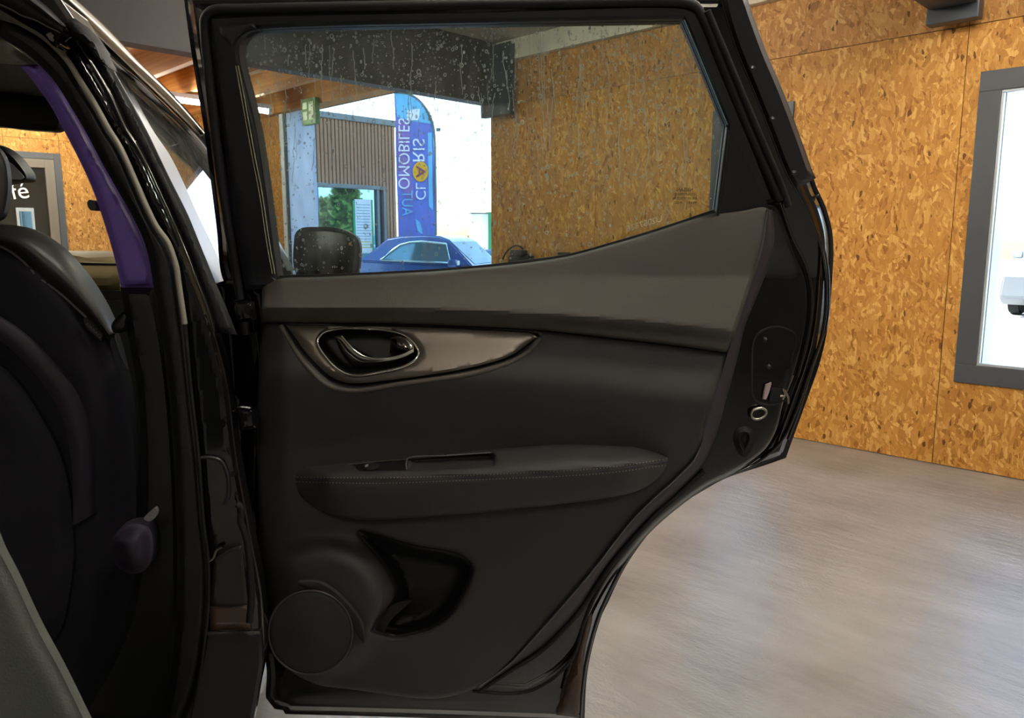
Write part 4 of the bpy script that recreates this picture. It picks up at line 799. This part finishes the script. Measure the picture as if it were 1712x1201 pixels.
# ------------------------------------------------------------------ B-pillar with trim and seals
PB_ = cross(1.30); PI = cross(1.36)
BP_ = patch('pillar', outline([(98, 62, 1), (125, 62), (156, 108), (183, 154), (212, 216), (230, 244), (260, 306), (289, 370), (312, 424), (328, 467), (345, 511), (358, 554), (380, 640), (395, 760), (420, 900), (438, 1000), (440, 1110), (431, 1160), (422, 1215, 1), (300, 1215, 1), (326, 1150), (342, 1074), (348, 1013), (346, 939), (340, 873), (330, 766), (316, 640), (306, 542), (297, 472), (280, 406), (258, 370), (200, 245), (160, 180), (120, 110)], 8), lambda a, d: -.012 + .014 * sstep(0, 12, d), M['paint'], CAR, PB_, 6, thick=.04, rings=(2, 5, 9), smooth=40)
BP_['label'] = 'black painted body pillar between the doors'
def bpat(name, P, off, m, pl=PB_, **k):
    lab = k.pop('lab', None); o = patch(name, outline(P, k.pop('os', 7)), off, m, BP_, pl, **k)
    if lab: o['label'] = lab
    return o
bpat('pillar_trim', [(30, 107, 1), (64, 106, 1), (88, 132), (110, 165), (143, 220), (172, 275), (225, 370), (245, 417), (253, 450), (257, 481, 1), (203, 482, 1), (196, 450), (187, 415), (172, 366), (150, 305), (100, 205), (80, 170), (62, 145), (44, 122)], lambda a, d: .0 + .02 * sstep(0, 12, d), M['purple'], PI, step=7, thick=.02, rings=(2, 5, 9), lab='violet-tinged upper pillar trim')
bpat('pillar_trim_lower', [(201, 480, 1), (258, 480, 1), (275, 560), (290, 680), (298, 800), (302, 960), (298, 1100), (285, 1215, 1), (120, 1215, 1), (205, 1050), (232, 900), (236, 760), (228, 640), (214, 560)], lambda a, d: .0 + .02 * sstep(0, 14, d), M['black'], PI, step=10, thick=.02, rings=(3, 7, 12))
bpat('opening_seal', [(0, 33, 1), (36, 44), (70, 62), (95, 84), (114, 105), (132, 134), (156, 172), (182, 219), (200, 247), (257, 372), (279, 408), (294, 450), (298, 480), (306, 545), (316, 640), (330, 766), (339, 873), (346, 939), (346, 1013), (340, 1074), (326, 1150), (300, 1215, 1), (270, 1215, 1), (288, 1100), (296, 960), (292, 800), (284, 680), (270, 560), (257, 481), (245, 417), (225, 370), (172, 275), (143, 220), (110, 165), (88, 132), (64, 107), (40, 86), (0, 62, 1)], lambda a, d: .0 + .016 * sstep(0, 14, d), M['rubber'], PB_, step=7, thick=.02, rings=(2, 5, 9, 13))
tube('seal_piping', [(-10, 16), (0, 19), (37, 40), (70, 60), (95, 82), (114, 103), (132, 132), (156, 170), (183, 218), (200, 245), (260, 376), (281, 406), (295, 447), (299, 475), (309, 542)], .012, .0045, M['piping'], BP_, PB_)
tube('seal_piping', [(309, 542), (318, 640), (332, 766), (340, 873), (348, 939), (348, 1013), (342, 1074), (330, 1153), (318, 1210)], .010, .003, M['rubber'], BP_, PB_)
tube('pillar_crease', [(125, 64), (156, 110), (183, 156), (212, 218), (230, 246), (260, 308), (289, 371), (312, 425), (328, 468), (345, 512), (358, 555)], .004, .0022, M['dark_chrome'], BP_, PB_)
bpat('headliner_edge', [(-60, 64, 1), (0, 66), (30, 84), (62, 107, 1), (30, 108), (0, 106), (-60, 100, 1)], lambda a, d: .006 * sstep(0, 8, d), M['headliner'], cross(1.35), step=7, thick=.02, rings=(2, 5))
# pillar-to-roof corner: moulded sealer and shiny folds
patch('roof_frame', outline([(-60, -40, 1), (84, -30, 1), (140, 54), (152, 72, 1), (122, 62), (96, 80), (70, 58), (36, 38), (0, 16), (-60, -20, 1)], 7), lambda a, d: .0 + .02 * sstep(0, 14, d), M['paint'], CAR, cross(1.26), 10, thick=.08, rings=(2, 5, 9, 13), smooth=40)['label'] = 'black roof side frame'
rf = bpy.data.objects['roof_frame']
tube('roof_fold', [(0, 8), (20, 17), (38, 27), (60, 34), (80, 45), (102, 55)], .022, .002, M['dark_chrome'], rf, cross(1.26)); ribbon('roof_highlight', [(20, -12), (60, 18), (100, 44)], [(46, -14), (82, 14), (106, 40)], .012, .012, M['cover'], rf, cross(1.25), 20, 6, .012)  # grey band stands in for a highlight on the glossy frame
for x, y, q in ((112, 50, 7), (100, 75, 6)):
    patch('sealer_blob', outline([(x + q * math.cos(t) * 1.1, y + q * math.sin(t)) for t in np.linspace(0, 6.28, 9)[:-1]], 3), lambda a, d: .02 + .012 * sstep(0, 6, d), M['paint'], rf, cross(1.26), 3, thick=.02, rings=(1.5, 3), smooth=60)
bpat('corner_block', [(106, 36, 1), (122, 30), (140, 44), (152, 60), (163, 74), (170, 92), (180, 112), (160, 96), (140, 70), (120, 56)], lambda a, d: .0 + .012 * sstep(0, 6, d), M['rubber'], cross(1.24), step=6, thick=.04, rings=(2, 4), os=5)
# outer pillar seal behind the front door
patch('pillar_outer_seal', outline([(146, 66, 1), (168, 84), (201, 138), (244, 217), (280, 292), (313, 359), (338, 420), (360, 474, 1), (372, 500), (396, 560, 1), (360, 552), (344, 508), (328, 465), (312, 422), (289, 368), (260, 304), (212, 214), (183, 152), (156, 106)], 7), lambda a, d: .0 + .010 * sstep(0, 8, d), M['black'], BP_, cross(1.345), 5, thick=.004, rings=(2, 5), smooth=40)
# belt tongue, latch striker, wiring and sill in the gap between pillar and door
bpat('belt_guide', [(186, 546), (192, 534), (208, 522), (214, 528), (212, 552), (200, 557), (190, 556)], lambda a, d: .02 + .01 * sstep(0, 6, d), M['black'], PI, step=5, thick=.03, rings=(2, 4), os=4)
bpat('coat_hook', [(146, 338), (150, 334), (158, 338), (160, 350), (152, 352), (147, 346)], .012, M['black'], PI, step=4, thick=.03, rings=(1.5,), os=3)
bpat('recliner_cover', [(186, 905), (200, 885), (225, 876), (248, 882), (256, 905), (250, 945), (228, 960), (198, 950)], lambda a, d: .0 + .03 * sstep(0, 26, d), M['seat_band'], cross(1.30), step=8, thick=.03, rings=(3, 7, 12)); bpat('recliner_glint', [(240, 868), (248, 858), (260, 850), (262, 862), (250, 872)], .03, M['tagcloth'], cross(1.29), step=4, thick=.01, rings=(1.5,), os=4)  # small pale piece paints a glint above the recliner cover
tube('striker_frame', [(333, 766), (352, 765), (368, 770), (377, 784), (382, 806), (380, 834), (374, 843)], .006, .0032, M['satin'], BP_, PB_); tube('striker_loop', [(348, 939), (356, 934), (362, 920), (372, 914)], .01, .003, M['dark_chrome'], BP_, PB_, 4)
bpat('hinge_cover', [(358, 935, 1), (386, 918), (404, 912, 1), (414, 1012, 1), (380, 1018), (352, 1012, 1)], lambda a, d: .004 + .006 * sstep(0, 6, d), M['grey_plastic'], PB_, step=8, thick=.02, rings=(2, 5)); bpat('sill_reflection', [(350, 1014, 1), (416, 1012, 1), (419, 1054, 1), (384, 1052), (352, 1056, 1)], lambda a, d: .004 + .004 * sstep(0, 5, d), M['sill'], PB_, step=8, thick=.02, rings=(2, 5))  # brown piece paints wood reflected in the sill
bpat('reflection_mask', [(345, 1057, 1), (436, 1056, 1), (438, 1108), (430, 1160), (421, 1215, 1), (300, 1215, 1), (326, 1150), (341, 1076)], lambda a, d: .006 + .006 * sstep(0, 6, d), M['black'], PB_, step=8, thick=.02, rings=(2, 5))  # matt black sheet added to hide floor reflections on the glossy pillar
tube('wiring_boot', [(396, 842), (404, 850), (402, 870), (412, 900), (417, 940), (420, 1000), (417, 1040)], .022, .006, M['rubber'], BP_, PB_, 5, seg=10)
for x, y in ((404, 520), (408, 700), (404, 880)): bpat('hinge', [(x - 14, y - 18, 1), (x + 16, y - 14, 1), (x + 20, y + 16, 1), (x - 8, y + 20, 1)], lambda a, d: .006 + .012 * sstep(0, 6, d), M['paint'], cross(1.36), step=6, thick=.03, rings=(2, 5), os=5)

# ------------------------------------------------------------------ front door, closed, seen along the flank
FD = patch('front_door', outline([(359, 476, 1), (373, 470), (405, 470, 1), (440, 520), (430, 640), (424, 800), (426, 1000), (422, 1100, 1), (402, 1100, 1), (396, 900), (388, 740), (378, 620), (366, 540)], 8), lambda a, d: -.004 + .006 * sstep(0, 8, d), M['paint'], CAR, cross(1.46), 14, thick=.04, rings=(3, 7), smooth=40)
FD['label'] = 'closed front door beyond the pillar'
def fl(name, P, off, m, **k): return patch(name, outline(P, k.pop('os', 7)), off, m, FD, FLANK, **k)
mat('reflected_pale', (186, 190, 196), .38, .6)  # pale colour stands in for reflections in dark glossy trim
STRIP = Plane(FLANK.p(290, 290), CR * math.cos(math.radians(23)) + Vector((0, 0, math.sin(math.radians(23)))))
def fs_(name, P, off, m, **k): return patch(name, outline(P, 7), off, m, FD, STRIP, **k)
fs_('pillar_strip', [(170, 86, 1), (192, 103, 1), (220, 152), (256, 218), (287, 265), (331, 360), (356, 416), (369, 442), (374, 470, 1), (359, 473, 1), (338, 421), (313, 360), (280, 292), (244, 218), (201, 139)], .004, M['reflected_pale'], step=14, thick=.01, rings=())['label'] = 'glossy pillar strip beside the front window, pale reflection in its colour'
fl('front_window', [(190, 104, 1), (200, 112), (258, 160), (317, 214), (347, 250), (372, 285), (410, 340), (455, 400), (486, 452, 1), (430, 462), (374, 470, 1), (369, 442), (331, 360), (287, 265), (256, 218), (220, 152)], .0, M['side_glass'], step=30, thick=.004, back=True, rings=(), smooth=None)
def rail3(P): return [FLANK.p(x, y, o) for x, y, o in P]
def band(name, A, B, oa, ob, m, n=40, thick=.012, bulge=.004): return ribbon(name, A, B, oa, ob, m, FD, FLANK, n, 6, bulge, thick)
R0 = [(128, 0), (165, 34), (201, 70), (232, 103), (276, 145), (308, 178), (343, 220), (380, 268), (430, 340), (470, 410), (488, 446)]; R1 = [(95, 2), (140, 44), (200, 95), (232, 122), (265, 152), (308, 191), (345, 234), (378, 276), (424, 346), (462, 410), (482, 448)]; R2 = [(90, 10), (142, 62), (200, 112), (230, 136), (258, 162), (317, 217), (347, 252), (376, 288), (418, 348), (456, 404), (478, 450)]
band('door_frame_top', R0, R1, .03, .008, M['paint'], 50, .03, .01); band('window_trim', R1, R2, .010, .006, M['chrome'], 50, .008, .003)
band('roof_reflection', [(122, -4), (161, 32), (198, 69), (230, 103), (274, 146), (306, 180), (342, 222)], [(104, -4), (146, 34), (189, 75), (224, 108), (271, 150), (304, 184), (341, 226)], .036, .034, M['roof_sheen'], 40, .008, .006)  # last band paints the lit ceiling reflected along the glossy roof edge
ribbon('pillar_edge', [(452, 394), (462, 412), (472, 430), (482, 452)], [(456, 392), (469, 412), (480, 430), (493, 452)], .034, .034, M['reflected_pale'], FD, FLANK, 16, 4, .002, .004)  # pale ribbon paints the sky reflected on the pillar edge
FDl = [carp(.02, 1.46, 1.16), carp(.045, 1.46, .95), carp(.05, 1.46, .6), carp(.0, 1.46, .36), carp(-.06, 1.46, .34), carp(-.06, 1.46, 1.16)]
bm = bmesh.new(); secs = []
for d in (1.46, 1.8, 2.2, 2.55): secs.append([bm.verts.new(p + CF * (d - 1.46) + CR * (-.02 * (d - 1.46))) for p in FDl])
for a, b in zip(secs, secs[1:]):
    for i in range(len(FDl)): bm.faces.new([a[i], a[(i + 1) % len(FDl)], b[(i + 1) % len(FDl)], b[i]])
bm.faces.new(secs[0]); bm.faces.new(secs[-1][::-1]); obj('outer_skin', bm_mesh(bm), M['paint'], FD, 30)
bm = bmesh.new(); h = obj('outer_handle', tube_mesh([carp(.05, 1.56, .98), carp(.085, 1.59, .985), carp(.09, 1.68, .99), carp(.085, 1.76, .985), carp(.05, 1.79, .98)], .012, 10), M['chrome'], FD, 60)
# wing mirror beyond the rear window
MP = cross(2.42)
WM = patch('wing_mirror', outline([(492, 450), (491, 410), (494, 390), (504, 381.5), (530, 379.5), (560, 381), (585, 389), (597, 398), (601.5, 412), (601, 440), (597, 462), (590, 478), (560, 488), (510, 480)], 5), lambda a, d: .02 * sstep(0, 14, d) - .0, M['black'], CAR, MP, 8, thick=.12, back=True, rings=(2, 5, 9, 13), smooth=50)
WM['label'] = 'black wing mirror seen through the rear window'
patch('mirror_face', outline([(500, 455), (499, 412), (504, 392), (530, 387), (562, 389), (586, 397), (592, 412), (591, 440), (584, 466), (540, 474)], 6), .021, M['dark_chrome'], WM, MP, 14, thick=.004, rings=()); 
for x, y in ((585, 408),): patch('reflection_dot', outline([(x + 2.6 * math.cos(t), y + 2.6 * math.sin(t)) for t in np.linspace(0, 6.28, 9)[:-1]], 2), .026, M['hedge'], WM, MP, 2, thick=.004, rings=())  # yellow dot paints a tube light's reflection
obj('mirror_arm', tube_mesh([MP.p(500, 476, -.05), MP.p(482, 470, -.04), carp(-.03, 2.42, 1.12)], .03, 10), M['black'], WM, 60)
o = patch('mirror_sail', outline([(462, 430, 1), (486, 456), (500, 470, 1), (500, 480), (462, 480, 1)], 5), 0, M['black'], WM, cross(2.36), 8, thick=.02, rings=())
# windscreen pillar
obj('screen_pillar', tube_mesh([carp(-.24, 1.75, 1.62), carp(-.17, 2.1, 1.5), carp(-.06, 2.5, 1.26), carp(-.02, 2.75, 1.08)], .028, 10), M['paint'], CAR, 60)

# ------------------------------------------------------------------ shell, headliner, dashboard, seats
def prism_car(name, prof, d0, d1, m, parent=CAR):          # profile in (l, z)
    bm = bmesh.new(); A = [bm.verts.new(carp(l, d0, z)) for l, z in prof]; B = [bm.verts.new(carp(l, d1, z)) for l, z in prof]; n = len(prof)
    bm.faces.new(A); bm.faces.new(B[::-1])
    for i in range(n): bm.faces.new([A[i], B[i], B[(i + 1) % n], A[(i + 1) % n]])
    return obj(name, bm_mesh(bm), m, parent, 30)
prism_car('roof', [(-.24, 1.655), (-.34, 1.70), (-.9, 1.73), (-1.46, 1.70), (-1.56, 1.655), (-1.5, 1.64), (-.9, 1.665), (-.3, 1.64)], .25, 2.02, M['paint'])
prism_car('headliner', [(-.28, 1.615), (-.4, 1.632), (-.9, 1.64), (-1.4, 1.632), (-1.52, 1.615), (-1.5, 1.625), (-.9, 1.66), (-.3, 1.625)], .3, 2.02, M['headliner'])
def slab(name, P, t, m, parent=CAR, sm=30):                 # thick sheet over four corner points
    P = [Vector(p) for p in P]; n = (P[1] - P[0]).cross(P[2] - P[0]).normalized() * t; return obj(name, mesh(P + [p + n for p in P], [[0, 1, 2, 3], [7, 6, 5, 4], [0, 4, 5, 1], [1, 5, 6, 2], [2, 6, 7, 3], [3, 7, 4, 0]]), m, parent)
SV = cross(1.98)
sv_ = patch('sun_visor', outline([(-150, 150, 1), (60, 160), (96, 172), (104, 200), (98, 217), (60, 217.5), (30, 215), (0, 211.5), (-150, 206, 1)], 7), lambda a, d: .012 * sstep(0, 8, d), M['dash_dark'], CAR, SV, 12, thick=.03, back=True, rings=(2, 5), smooth=50); sv_['label'] = 'dark sun visor folded up against the headliner'
slab('windscreen', [carp(-.2, 2.05, 1.62), carp(-1.6, 2.05, 1.62), carp(-1.7, 2.85, 1.12), carp(-.1, 2.85, 1.12)], .005, M['clear'])
DS = patch('dashboard', outline([(-260, 424, 1), (110, 426), (150, 432), (200, 436, 1), (205, 700, 1), (-260, 700, 1)], 10), lambda a, d: .10 * sstep(430, 470, a[:, 1]) - .05 * sstep(482, 500, a[:, 1]), M['dash'], CAR, cross(2.30), 12, thick=.5, rings=(3,), smooth=50); DS['label'] = 'dashboard coloured with the board wall reflection, with a dark groove'  # yellow-brown tint puts the mirrored board wall into the colour
patch('dash_edge', outline([(60, 437, 1), (130, 439), (205, 441, 1), (205, 445, 1), (130, 444), (60, 442, 1)], 8), .115, M['dash_dark'], DS, cross(2.30), 8, thick=.02, rings=()); patch('dash_groove', outline([(60, 482, 1), (205, 487, 1), (205, 502, 1), (60, 500, 1)], 8), .12, M['dash_dark'], DS, cross(2.30), 8, thick=.02, rings=())
patch('dash_lower', outline([(60, 503, 1), (240, 503, 1), (240, 760, 1), (60, 760, 1)], 10), .125, M['grey_plastic'], DS, cross(2.30), 16, thick=.02, rings=())
# left flank and floor so the cabin is closed
LF = prism_car('left_flank', [(-1.74, .3), (-1.78, .7), (-1.76, 1.1), (-1.70, 1.1), (-1.70, .3)], .2, 2.75, M['paint']); prism_car('left_flank_pillar', [(-1.72, 1.1), (-1.54, 1.65), (-1.50, 1.64), (-1.68, 1.1)], 1.2, 1.4, M['black'], LF)
prism_car('cabin_floor', [(-.06, .30), (-1.7, .30), (-1.7, .36), (-.06, .36)], .2, 2.75, M['black']); prism_car('sill_beam', [(.0, .28), (.0, .40), (-.1, .42), (-.16, .30)], .35, 2.6, M['paint'])
prism_car('bulkhead', [(-.1, .36), (-1.7, .36), (-1.7, 1.1), (-.1, 1.1)], 2.75, 2.8, M['black'])
for d in (2.95,):
    for l in (-.12, -1.62):
        w = obj('front_wheel', cyl_mesh(.34, .22, 32, 'X', bevel=.03), M['tyre'], CAR, 40); w.location = carp(l, d, .34); w.rotation_euler.z = -_ca
        h = obj('wheel_rim', cyl_mesh(.23, .02, 24, 'X', bevel=.005), M['alloy'], w, 40); h.location = (.11, 0, 0)
prism_car('front_body', [(-.02, .45), (.02, .8), (-.05, 1.08), (-.9, 1.16), (-1.7, 1.08), (-1.78, .8), (-1.72, .45)], 2.8, 3.75, M['paint'])
# front passenger seat, seen from behind
SP = cross(1.52)
def seat_off(xy, d): return .055 * sstep(0, 60, d)
ST = patch('front_seat', outline([(-260, 420), (-150, 384), (-60, 376), (0, 378), (30, 381), (60, 392), (100, 420), (140, 465), (170, 512), (186, 545), (200, 590), (214, 650), (224, 750), (228, 860), (222, 980), (200, 1100), (180, 1220), (-260, 1220)], 9), seat_off, M['seat_cloth'], CAR, SP, 16, thick=.025, back=True, rings=(3, 7, 13, 22, 34), smooth=60)
ST['label'] = 'dark leather front seat seen from behind'
ribbon('seat_bolster', [(-120, 380), (-60, 374), (0, 376), (30, 379), (60, 390), (100, 418), (140, 463), (170, 510), (188, 548)], [(-120, 420), (-60, 406), (0, 412), (35, 434), (62, 462), (100, 490), (135, 522), (160, 546), (180, 568)], .02, .045, M['leather'], ST, SP, 60, 8, .026, thick=.03)
tube('seat_piping', [(-60, 406), (0, 412), (35, 434), (62, 462), (100, 490), (135, 522), (160, 546)], .05, .0024, M['tagcloth'], ST, SP); tube('seat_edge', [(0, 377), (30, 379.5), (60, 391), (100, 419), (140, 464), (170, 511), (186, 546), (200, 590), (213, 618)], .016, .002, M['leather'], ST, SP)
ribbon('seat_back_band', [(-120, 500), (-40, 515), (0, 532), (40, 560), (90, 610), (130, 660), (150, 740), (156, 860)], [(-120, 545), (-40, 556), (0, 570), (30, 595), (70, 640), (104, 700), (120, 780), (122, 880)], .066, .072, M['seat_band'], ST, SP, 60, 6, .006, thick=.01)
patch('back_pocket', outline([(-200, 600), (-20, 600), (30, 640), (70, 700), (104, 770), (120, 860), (118, 980), (80, 1080), (-200, 1100)], 10), lambda a, d: .066 + .012 * sstep(0, 30, d), M['seat_cloth'], ST, SP, 16, thick=.02, rings=(3, 8, 16), smooth=60)
tg = patch('seat_tag', outline([(139, 533, 1), (144, 531, 1), (172, 560, 1), (168, 570, 1), (142, 546, 1)], 4), .066, M['black'], ST, SP, 5, thick=.006, rings=())
me = text_mesh('AIRBAG', 1.0, .0); vs = np.array([v.co[:] for v in me.vertices]); mn, mx = vs.min(0), vs.max(0)
for v in me.vertices:
    t = (v.co.x - mn[0]) / (mx[0] - mn[0]); q = (v.co.y - mn[1]) / (mx[1] - mn[1]); v.co = SP.p(143 + 24 * t + 2 * q, 543 + 23 * t - 5 * q, .0672)
obj('tag_lettering', me, M['tagcloth'], ST)
patch('headrest', outline([(-150, 240), (-60, 232), (-15, 240), (5, 262), (13, 300), (11, 335), (0, 366), (-60, 372), (-150, 366)], 7), lambda a, d: .06 * sstep(0, 40, d), M['leather'], ST, SP, 12, thick=.015, back=True, rings=(3, 7, 13, 22), smooth=60)
for x in (-110, -50): tube('headrest_post', [(x, 360), (x - 2, 400)], -.03, .007, M['chrome'], ST, SP)
# rear-view mirror behind the head restraint
RM = patch('rear_view_mirror', outline([(-90, 240), (-20, 238), (2, 245), (20, 258), (36, 276), (46, 292), (46.5, 299), (42, 303), (30, 304), (-90, 310)], 4), lambda a, d: .012 * sstep(0, 4, d), M['black'], CAR, cross(1.9), 5, thick=.04, back=True, rings=(1.5, 3), smooth=50); patch('mirror_face', outline([(-80, 262), (-20, 262), (14, 270), (28, 282), (40, 297), (36, 300), (24, 300), (-80, 303)], 4), .0135, M['chrome'], RM, cross(1.9), 5, thick=.002, rings=()); RM.children[0].data.materials[0] = M['white_letter']; RM['label'] = 'rear-view mirror with a bright reflection painted on its face'  # mirror face in plain white, a painted reflection
# rear bench corner close to the camera
RS = patch('rear_seat', outline([(-260, 700, 1), (-60, 800), (0, 925), (20, 963), (60, 1048), (100, 1122), (146, 1215, 1), (-260, 1300, 1)], 10), lambda a, d: .006 * sstep(0, 30, d), M['carpet'], CAR, cross(.74), 10, thick=.012, rings=(3, 8, 16), smooth=60); RS['label'] = 'grey corner of the rear seat cushion close to the camera'

# move the car's anchor under its open door
L0 = carp(-.3, 1.2, 0)
for ch in [o for o in bpy.data.objects if o.parent == CAR]: ch.location = ch.location - L0
CAR.location = L0
